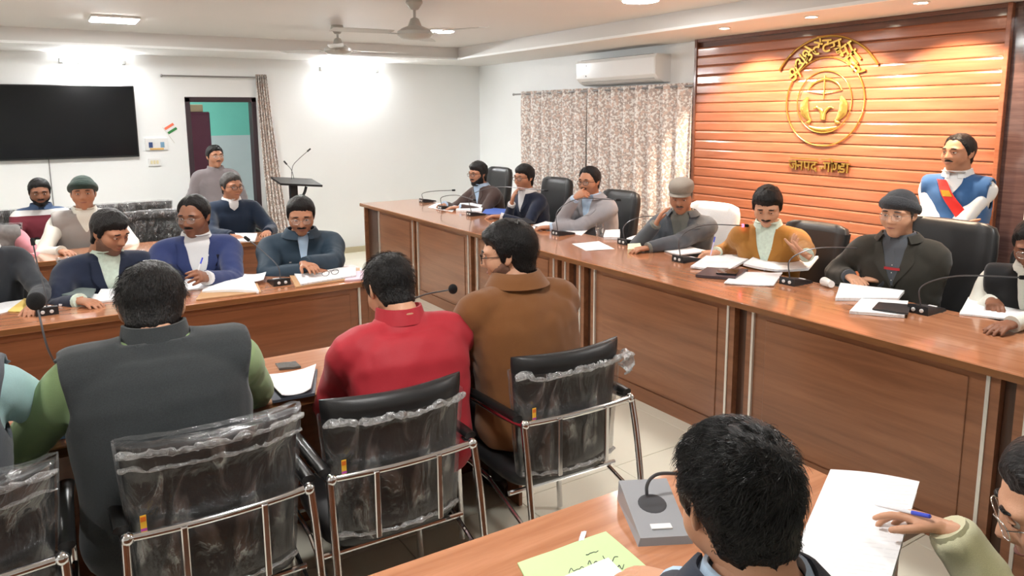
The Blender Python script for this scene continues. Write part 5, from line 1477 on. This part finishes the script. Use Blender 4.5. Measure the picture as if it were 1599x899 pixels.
# ================================================================== microphones
m_micbody = mat('mic_body_black', (.02, .02, .022), rough=.35); m_micgrey = mat('mic_body_grey', rgb(150, 152, 156), rough=.35); m_foam = mat('mic_foam', (.012, .012, .013), rough=.95, bump=.6, bscale=400)
m_neck = mat('gooseneck_steel', (.12, .12, .13), rough=.3, metal=.7); m_btn = mat('mic_button', (.7, .7, .7), rough=.3); m_redring = emit_mat('mic_red_ring', (1.0, .05, .08), 3.0)
def mic(label, base, rz, neck_pts, head=.013, red=False, body=None, sc_=1.0, group='delegate microphones'):
    """delegate unit; local +Y points to the speaker; neck_pts in local space"""
    t = thing('delegate_microphone', label, 'microphone', base, rz, group)
    body = body or m_micbody
    w, l = .052*sc_, .085*sc_
    V = [(-w, -l, 0), (w, -l, 0), (w, l, 0), (-w, l, 0), (-w*.96, -l*.98, .042*sc_), (w*.96, -l*.98, .042*sc_), (w*.9, l*.95, .014*sc_), (-w*.9, l*.95, .014*sc_)]
    MB().add(V, [(0, 3, 2, 1), (4, 5, 6, 7), (0, 1, 5, 4), (1, 2, 6, 5), (2, 3, 7, 6), (3, 0, 4, 7)]).build('housing', body, t)
    tz = lambda y: .042*sc_ - (y+l*.98)/(l*1.93)*.028*sc_
    MB().lathe([(.028*sc_, .0), (.028*sc_, .002), (.024*sc_, .003), (.001, .003)], 20, c=(0, -.01*sc_, tz(-.01*sc_)-.0012), axis=(0, .17, 1)).build('speaker_grille', mat('grille_dark', (.05, .05, .055), .7), t)
    MB().box((-.02*sc_, .045*sc_, tz(.045*sc_)-.004), (.02*sc_, .062*sc_, tz(.062*sc_)+.004), bev=.001).build('talk_key', m_btn, t)
    for s in (-1, 1): MB().lathe([(.0095*sc_, 0), (.0095*sc_, .004), (.006*sc_, .006), (.001, .006)], 14, c=(s*.020*sc_, -l-.0003, .020*sc_), axis=(0, -1, 0)).build('socket', m_btn, t)
    C = catmull(neck_pts, 7)
    g = MB().tube(C, .0036*sc_, 8).build('gooseneck', m_neck, t, smooth=True)
    d = unit(C[-1]-C[-2])
    if head > .018: MB().ball(C[-1]+d*head*.6, (head, head, head*1.08), 18, 12).build('foam_windshield', m_foam, g, smooth=True)
    else: MB().tube([C[-1], C[-1]+d*.004, C[-1]+d*.034, C[-1]+d*.04], [head*.7, head*.8, head*.8, head*.4], 10).build('mic_capsule', m_foam, g, smooth=True)
    if red: MB().tube([C[-1]-d*.006, C[-1]+d*.006], head*.95, 12).build('red_ring', m_redring, g, smooth=True)
    return t
def head_mic(label, u, v, hu, hv, red=False, rz=-90, xh=None):
    """unit on the head table at pixel u,v whose capsule ends at pixel hu,hv near the speaker"""
    b = onz(u, v, ZH)
    H = onx(hu, hv, xh or (b[0]+.30))
    R = rotz(math.radians(-rz)); q = R @ (H-b)
    mid = q*np.array([.35, .25, .0]) + np.array([0, 0, q[2]*1.02])
    mic(label, tuple(b), math.radians(rz), [(0, -.06, .035), (0, -.062, .035+q[2]*.55), tuple(mid), tuple(q)], red=red)
head_mic('black microphone at the far end corner of the head table', 668, 315, 706, 297)
head_mic('black microphone beside the white pile before the bearded man', 698, 326, 740, 312, xh=3.5)
head_mic('black microphone beside the blue folder on the head table', 744, 336, 850, 297)
head_mic('black microphone before the man in the grey blazer', 880, 366, 962, 312)
head_mic('microphone with a red ring before the man in the flat cap', 984, 380, 1036, 337, True)
head_mic('microphone with a red ring before the man in the mustard jacket', 1072, 407, 1160, 352, True)
head_mic('black microphone between the mustard jacket and the clasped hands', 1243, 442, 1340, 387)
head_mic('black microphone nearest the camera on the head table', 1447, 486, 1592, 433)
b = onz(435, 442, Z2); mic('black microphone in front of the man in the slate jacket', tuple(b), math.radians(180+180), [(0, -.05, .04), (-.01, -.03, .12), (-.09, .04, .22), (-.14, .08, .27)], group='delegate microphones')
b = onz(74, 487, Z2); mic('black microphone in front of the man in the navy suit', tuple(b), 0, [(0, -.05, .04), (0, -.04, .12), (-.02, .0, .25), (-.03, .02, .36)])
b = onz(96, 642, Z3); H = ony(58, 478, b[1]+.08)-b
mic('grey microphone with a large black foam ball beside the green sleeve', tuple(b), math.radians(180), [(0, -.06, .04), (-.005, -.06, .13), (-H[0]*.55, -H[1]*.4, H[2]*.62), (-H[0], -H[1], H[2])], head=.030, body=m_micgrey)
b = np.array([A['red']['H'][0]+.13, 2.95, Z3]); H = ony(703, 452, 2.86)-b
mic('foam-tipped microphone between the red and brown jackets', tuple(b), math.radians(180), [(0, -.06, .04), (0, -.06, .12), (-H[0]*.5, -H[1]*.5, H[2]*.9), (-H[0], -H[1], H[2])], head=.021)
b = onz(1020, 812, Z4)
Rm = math.radians(180-28)
def loc_(P): return tuple(rotz(-Rm) @ (np.asarray(P)-b))
n0 = onz(1010, 772, Z4+.05)
mic('large grey microphone unit on the foreground table beside the black hair', tuple(b), Rm, [loc_(n0), loc_(n0+np.array([0, 0, .025])), loc_(n0+np.array([.012, -.004, .045])), loc_(n0+np.array([.04, -.012, .052])), loc_(n0+np.array([.10, -.04, .045]))], body=m_micgrey, sc_=1.3)

# ================================================================== papers and small things
m_paper = paper_mat('paper_plain', (.84, .85, .87)); m_print = paper_mat('paper_printed', (.84, .85, .87), .18, 38.0)
def quad_px(px, z):
    return [onz(u, v, z) for u, v in px]
def sheet(name, label, cat, px, z, th=.0015, m=m_print, curl=0.0, group='papers on the tables', bow=(0, 0)):
    """four pixel corners on the plane z (near-left, near-right, far-right, far-left)"""
    A_, B_, C_, D_ = quad_px(px, z)
    c = (A_+B_+C_+D_)/4
    ex = unit(((B_-A_)+(C_-D_))/2); rz = math.atan2(ex[1], ex[0]); R = rotz(-rz)
    q = [R @ (p-c) for p in (A_, B_, C_, D_)]
    n = 9; G = []
    for i, v in enumerate(np.linspace(0, 1, n)):
        row = []
        for u in np.linspace(0, 1, n):
            p = q[0]*(1-u)*(1-v) + q[1]*u*(1-v) + q[2]*u*v + q[3]*(1-u)*v
            p = p.copy(); p[2] = .0006 + curl*((2*u-1)**2)*bow[0] + curl*((2*v-1)**2)*bow[1] + .0015*abs(math.sin(u*5+v*3+z*7+c[0]*9))
            row.append(p)
        G.append(row)
    o = MB().sheet(np.array(G), th).build(name, m, None)
    o.location = tuple(np.array([c[0], c[1], z])); o.rotation_euler = (0, 0, rz)
    return tag(o, label, cat, group)
# --- head table
sheet('paper', 'white sheet at the far end of the head table between two microphones', 'paper', [(668, 324), (706, 331), (716, 322), (682, 317)], ZH)
sheet('paper_stack', 'thick white pile of papers before the bearded man', 'papers', [(712, 330), (752, 333), (756, 318), (722, 315)], ZH, .02)
sheet('folder', 'blue folder under the hand of the man in the navy suit', 'folder', [(752, 334), (786, 337), (790, 327), (760, 325)], ZH, .006, mat('folder_blue', rgb(80, 110, 190), .5), group='folders')
sheet('paper', 'white sheet half hidden behind the black hair of the brown-jacketed man', 'paper', [(755, 361), (792, 366), (800, 350), (770, 347)], ZH)
sheet('notebook', 'closed dark notebook on the head table left of the grey blazer', 'notebook', [(806, 352), (836, 350), (822, 342), (795, 344)], ZH, .012, mat('notebook_black', (.03, .03, .033), .4), group='notebooks')
sheet('paper', 'small white slip beside the dark notebook on the head table', 'paper', [(808, 360), (834, 363), (836, 354), (816, 351)], ZH)
sheet('paper', 'long white sheet in front of the man in the grey blazer', 'paper', [(832, 352), (908, 368), (922, 356), (852, 346)], ZH)
sheet('paper', 'white sheet lying alone near the front edge of the head table', 'paper', [(893, 381), (915, 392), (960, 389), (935, 377)], ZH)
sheet('paper_stack', 'white booklet on a grey pad left of the flat-cap man', 'papers', [(942, 374), (968, 374), (968, 362), (945, 363)], ZH, .02)
sheet('eraser_block', 'small cream block near the front edge by the red-ringed microphone', 'block', [(980, 396), (1002, 394), (1000, 386), (980, 387)], ZH, .03, mat('block_cream', rgb(236, 230, 196), .6), group='blocks')
sheet('paper', 'open white document in front of the man in the flat cap', 'papers', [(1010, 383), (1062, 402), (1106, 396), (1040, 374)], ZH, .008, m_print, .012, bow=(1, 0))
sheet('paper', 'white sheet curving up at the left of the flat-cap man', 'paper', [(978, 376), (1006, 384), (1034, 378), (1000, 369)], ZH, .006, m_print, .015, bow=(1, 0))
sheet('paper_stack', 'spread white pages under the writing hand of the mustard jacket', 'papers', [(1078, 420), (1140, 424), (1180, 402), (1110, 398)], ZH, .012, m_print, .006, bow=(1, 0))
sheet('paper_stack', 'large open white file right in front of the mustard jacket', 'papers', [(1160, 420), (1262, 428), (1278, 408), (1186, 402)], ZH, .014, m_print, .022, bow=(1, 0))
sheet('laptop', 'closed dark grey laptop at the front edge before the mustard jacket', 'laptop', [(1086, 433), (1148, 438), (1168, 424), (1104, 421)], ZH, .016, mat('laptop_grey', rgb(76, 66, 70), .35), group='laptops')
ph = sheet('phone', 'black phone lying on the closed dark laptop', 'phone', [(1118, 428), (1150, 430), (1154, 423), (1122, 421)], ZH+.0185, .008, mat('phone_black', (.015, .015, .017), .15), group='phones')
sheet('paper_stack', 'loose white sheets beside the microphone before the mustard jacket', 'papers', [(1130, 444), (1208, 448), (1222, 428), (1150, 426)], ZH, .006, m_print, .004, bow=(1, 0))
# paper cup on its side
p = onz(1292, 448, ZH)
cup_ = thing('paper_cup', 'white paper cup with a green mark lying by the clasped hands', 'cup', (p[0], p[1], ZH+.026), math.radians(60))
MB().tube([(-.045, 0, 0), (.04, 0, -.003), (.045, 0, -.003)], [.019, .026, .025], 20).build('cup_body', mat('cup_white', (.82, .82, .8), .5), cup_, smooth=True)
MB().lathe([(.010, 0), (.010, .002), (.001, .003)], 14, c=(0, -.0245, 0), axis=(0, -1, .1)).build('green_mark', mat('cup_green', rgb(150, 210, 90), .5), cup_)
sheet('paper_stack', 'white papers just under the clasped hands of the man in the knitted cap', 'papers', [(1304, 470), (1402, 470), (1412, 458), (1312, 446)], ZH, .016, m_print)
sheet('paper_stack', 'white booklet nearer the edge beside the last microphone', 'papers', [(1326, 490), (1412, 497), (1418, 474), (1345, 470)], ZH, .014, m_print)
sheet('folder', 'dark folder on the white booklet beside the last microphone', 'folder', [(1362, 484), (1418, 492), (1422, 478), (1372, 474)], ZH+.0165, .008, mat('notebook_black', (.03, .03, .033)), group='folders')
sheet('paper', 'white sheets under the writing hand at the right edge', 'paper', [(1498, 492), (1592, 502), (1604, 478), (1512, 466)], ZH, .008, m_print)
# water glass
p = onz(936, 368, ZH)
gl = thing('water_glass', 'clear water glass on the head table left of the flat-cap man', 'glass', tuple(p))
mg = mat('clear_glass', (1, 1, 1), .02, trans=1.0, ior=1.45)
MB().lathe([(.028, 0), (.034, .10), (.032, .10), (.026, .006), (.001, .006)], 24).build('tumbler', mg, gl, smooth=True)
MB().lathe([(.0255, .0065), (.0295, .06), (.001, .06)], 24).build('water', mat('water_clear', (.95, .98, 1), .02, trans=1.0, ior=1.33), gl, smooth=True)
# --- second table
sheet('paper', 'white sheet at the left end of the second table', 'paper', [(-20, 496), (24, 484), (40, 468), (0, 474)], Z2, .003)
sheet('envelope', 'yellow envelope beside the microphone on the second table', 'envelope', [(12, 487), (34, 488), (52, 469), (38, 467)], Z2, .004, mat('envelope_yellow', rgb(232, 200, 110), .7), group='envelopes')
sheet('file_folder', 'grey-green file lying on papers before the navy suit', 'folder', [(88, 462), (142, 468), (150, 454), (100, 449)], Z2+.013, .012, mat('file_greygreen', rgb(120, 132, 130), .45), group='folders')
sheet('paper_stack', 'white papers beneath the grey-green file on the second table', 'papers', [(92, 478), (150, 478), (158, 462), (108, 460)], Z2, .010)
sheet('paper', 'open pages in front of the navy suit and mint shirt', 'paper', [(146, 474), (184, 471), (186, 453), (158, 454)], Z2, .010)
sheet('paper_stack', 'white loose sheets left of the open notebook on the second table', 'papers', [(278, 456), (318, 452), (332, 436), (290, 438)], Z2, .008)
sheet('file_folder', 'black and tan file board under the open notebook', 'folder', [(306, 470), (408, 458), (402, 444), (318, 452)], Z2, .008, mat('board_tan', rgb(190, 150, 110), .6), group='folders')
sheet('notebook', 'open white notebook in front of the royal blue blazer', 'notebook', [(316, 456), (404, 456), (396, 440), (322, 442)], Z2+.011, .014, m_paper, .010, bow=(-1, 0), group='notebooks')
sheet('paper', 'curled white sheet behind the open notebook', 'paper', [(352, 440), (412, 442), (416, 430), (362, 428)], Z2+.012, .003, m_paper, .02, bow=(1, 0))
sheet('clipboard', 'tan file with white papers under the pointing hand', 'clipboard', [(462, 450), (560, 436), (562, 420), (448, 424)], Z2, .008, mat('board_tan', rgb(190, 150, 110)), group='folders')
sheet('paper_stack', 'white pages on the tan file under the pointing hand', 'papers', [(470, 446), (556, 432), (556, 419), (456, 424)], Z2+.0105, .010, m_print)
sheet('notebook', 'pink and white pad at the right end of the second table', 'notebook', [(538, 440), (585, 436), (582, 424), (545, 426)], Z2, .010, mat('pad_pink', rgb(230, 205, 220), .6), group='notebooks')
# spectacles lying on the pad
p = onz(516, 430, Z2+.028)
sp = thing('reading_glasses', 'black reading glasses lying open on the white pages', 'glasses', tuple(p), math.radians(10))
for s in (-1, 1):
    a = np.linspace(0, 2*PI, 21)
    MB().tube(np.stack([s*.033+np.cos(a)*.025, np.full(21, 0), .018+np.sin(a)*.016], 1), .0018, 6, cap=False).build('rim', m_rim, sp, smooth=True)
    MB().tube([(s*.058, 0, .024), (s*.062, .06, .012), (s*.06, .12, .004)], .0016, 6).build('temple', m_rim, sp)
MB().tube([(-.009, 0, .022), (0, 0, .026), (.009, 0, .022)], .0016, 6).build('bridge', m_rim, sp)
# --- rear table
sheet('paper_stack', 'papers and booklets before the smiling man in the navy sweater', 'papers', [(352, 378), (398, 378), (402, 366), (366, 366)], .74, .012, m_print)
sheet('folder', 'pale green booklet in front of the colour-block sweater', 'folder', [(54, 392), (76, 390), (76, 376), (56, 377)], .74, .014, mat('booklet_green', rgb(176, 206, 176), .6), group='folders')
# --- third table
sheet('phone', 'grey phone lying on the third table beside the white file', 'phone', [(436, 578), (470, 575), (462, 567), (430, 570)], Z3, .008, mat('phone_grey', rgb(96, 96, 94), .2), group='phones')
sheet('clipboard', 'dark clipboard with a blue edge under a curled white sheet', 'clipboard', [(426, 630), (492, 618), (496, 580), (412, 592)], Z3, .010, mat('clip_slate', rgb(74, 78, 88), .4), group='folders')
sheet('paper', 'curled white sheet on the dark clipboard left of the red sleeve', 'paper', [(440, 622), (486, 612), (494, 574), (410, 590)], Z3+.0125, .003, m_paper, .012, bow=(1, 0))
sheet('paper', 'white sheet on the third table between the red and brown jackets', 'paper', [(700, 545), (745, 535), (742, 508), (704, 512)], Z3, .003)
sheet('packet', 'small blue and white packet beside the grey microphone', 'packet', [(78, 690), (108, 684), (104, 666), (80, 668)], Z3, .03, mat('packet_blue', rgb(130, 180, 230), .4, noise=.3, nscale=20), group='packets')
# --- foreground table
gf = sheet('file_folder', 'pale green file cover with faint handwriting on the foreground table', 'folder', [(850, 960), (1030, 905), (946, 832), (808, 882)], Z4, .004, mat('file_green', rgb(196, 222, 164), .7, noise=.04), group='folders')
def scribble(pts, r=.0011):
    C = catmull(pts, 5); return C
m_ink = mat('ink_dark', (.03, .035, .05), .6)
def ink(label_px, n, w, seed):
    rng = np.random.default_rng(seed)
    P = []
    (u0, v0), (u1, v1) = label_px
    for i in range(n):
        t = i/(n-1); P.append((u0+(u1-u0)*t + rng.normal(0, w*.25), v0+(v1-v0)*t + rng.normal(0, w)))
    W = np.array([onz(u, v, Z4+.0062) for u, v in P]); C = catmull(W, 4)
    o = MB().tube(C, .0009, 5).build('handwriting', m_ink, gf)
    o.matrix_parent_inverse = Matrix.LocRotScale(gf.location, gf.rotation_euler, None).inverted()
ink(((888, 892), (912, 884)), 8, 3.0, 1); ink(((918, 882), (932, 877)), 6, 2.5, 2); ink(((940, 874), (966, 870)), 8, 2.5, 3); ink(((915, 866), (934, 859)), 7, 1.0, 4); ink(((958, 884), (974, 884)), 6, 2.5, 5)
sheet('paper', 'white sheet lying on the pale green file', 'paper', [(880, 960), (1000, 925), (950, 872), (880, 902)], Z4+.0065, .002, m_print)
sheet('paper', 'small white page marker sticking out of the green file', 'paper', [(903, 846), (912, 844), (916, 830), (908, 831)], Z4+.0045, .001, m_paper)

# papers held by the man in the sage jacket, propped off the table edge
def held(name, label, px, zs, th, m):
    Q = [onz(u, v, z) for (u, v), z in zip(px, zs)]
    c = sum(Q)/4; ex = unit(Q[1]-Q[0]); rz = math.atan2(ex[1], ex[0]); R = rotz(-rz)
    q = [R @ (p-c) for p in Q]; n = 10; G = []
    for v in np.linspace(0, 1, n):
        row = []
        for u in np.linspace(0, 1, n):
            p = q[0]*(1-u)*(1-v)+q[1]*u*(1-v)+q[2]*u*v+q[3]*(1-u)*v
            row.append(p + np.array([0, 0, .008*math.sin(u*PI)*math.sin(v*2.2)]))
        G.append(row)
    o = MB().sheet(np.array(G), th).build(name, m, None, smooth=True, angle=30); o.location = tuple(c); o.rotation_euler = (0, 0, rz)
    return tag(o, label, 'paper', 'papers on the tables')
held('paper', 'large white printed sheet held up by the man in the sage jacket', [(1222, 905), (1384, 930), (1436, 752), (1297, 733)], (.775, .80, ZP+.02, .80), .0012, paper_mat('paper_letter', (.84, .85, .87), .10, 22.0))
held('paper', 'second white sheet beneath the held page at the table end', [(1232, 900), (1392, 912), (1432, 768), (1300, 745)], (.768, .785, ZP-.01, .785), .0012, m_paper)
pp = thing('pen', 'blue ballpoint pen between the fingers of the sage-jacketed man', 'pen', (0, 0, 0))
a_, b_ = onz(1424, 800, ZP+.055), onz(1452, 806, ZP+.065); d_ = unit(b_-a_)
MB().tube([a_-d_*.09, a_-d_*.082, a_, a_+.0005], [.001, .003, .0042, .0042], 10).build('barrel', mat('pen_clear', (.8, .82, .86), .2), pp, smooth=True)
MB().tube([a_, b_, b_+d_*.002], [.0048, .0048, .003], 10).build('cap', mat('pen_blue', rgb(60, 80, 200), .3), pp, smooth=True)
bg = thing('handbag', 'black bag standing beside the right end of the foreground table', 'bag', tuple(onz(1428, 885, .45)*np.array([1, 1, 0])))
sv, sf = loft([((0, 0, 0), (.13, 0, 0), (0, .07, 0)), ((0, 0, .02), (.14, 0, 0), (0, .08, 0)), ((0, 0, .30), (.12, 0, 0), (0, .05, 0)), ((0, 0, .36), (.11, 0, 0), (0, .02, 0))], 24, 4)
MB().add(sv, sf).build('bag_body', mat('bag_black', (.012, .012, .013), .5), bg, smooth=True, angle=50)
# ================================================================== chairs under the other sitters
for key, lb in (('t2left', 'film-wrapped chair under the man in charcoal at the left edge'), ('t2navy', 'film-wrapped chair under the man in the navy suit and mint shirt'),
                ('t2blue', 'film-wrapped chair under the man in the royal blue blazer'), ('t2teal', 'film-wrapped chair under the man in the slate padded jacket'),
                ('sweater', 'film-wrapped chair under the man in the colour-block sweater'), ('gbean', 'film-wrapped chair under the man in the green knitted cap'),
                ('pink', 'film-wrapped chair under the man with pink sleeves'), ('navysw', 'film-wrapped chair under the man in the navy sweater'),
                ('near', 'film-wrapped chair under the foreground man with black hair'), ('sage', 'film-wrapped chair under the man in the sage jacket')):
    c_ = A[key]; P_ = c_['PV'] + c_['F']*.10
    visitor_chair(lb, (P_[0], P_[1], 0), math.atan2(c_['F'][1], c_['F'][0]) - PI/2, 'full', 'occupied film-wrapped chairs', False, 20+len(key))
exec_chair('black executive chair under the man in the black waistcoat at the right edge', None, A['white']['PV'][0]+.28, m_leather, top=1.08, yy=A['white']['PV'][1])
# pens in writing hands
def pen_in(key, i, label, col):
    c_ = A[key]; w = c_['wr'][i]; d = unit(w - c_['el'][i]); u = unit(np.array([0, 0, 1.0])*.8 - d*.5)
    p0 = w + d*.105 - np.array([0, 0, .012]); t = thing('pen', label, 'pen', tuple(p0), 0, 'pens')
    MB().tube([(0, 0, 0), u*.012, u*.10], [.0008, .0038, .0042], 8).build('barrel', mat('pen_barrel_'+key, col, .3), t, smooth=True)
    MB().tube([u*.10, u*.14], .0046, 8).build('cap', mat('pen_blue', rgb(60, 80, 200), .3), t, smooth=True)
pen_in('t2blue', 0, 'pen in the hand of the man in the royal blue blazer', (.7, .7, .72))
pen_in('mustard', 1, 'pen in the hand of the man in the mustard jacket', (.6, .55, .8))
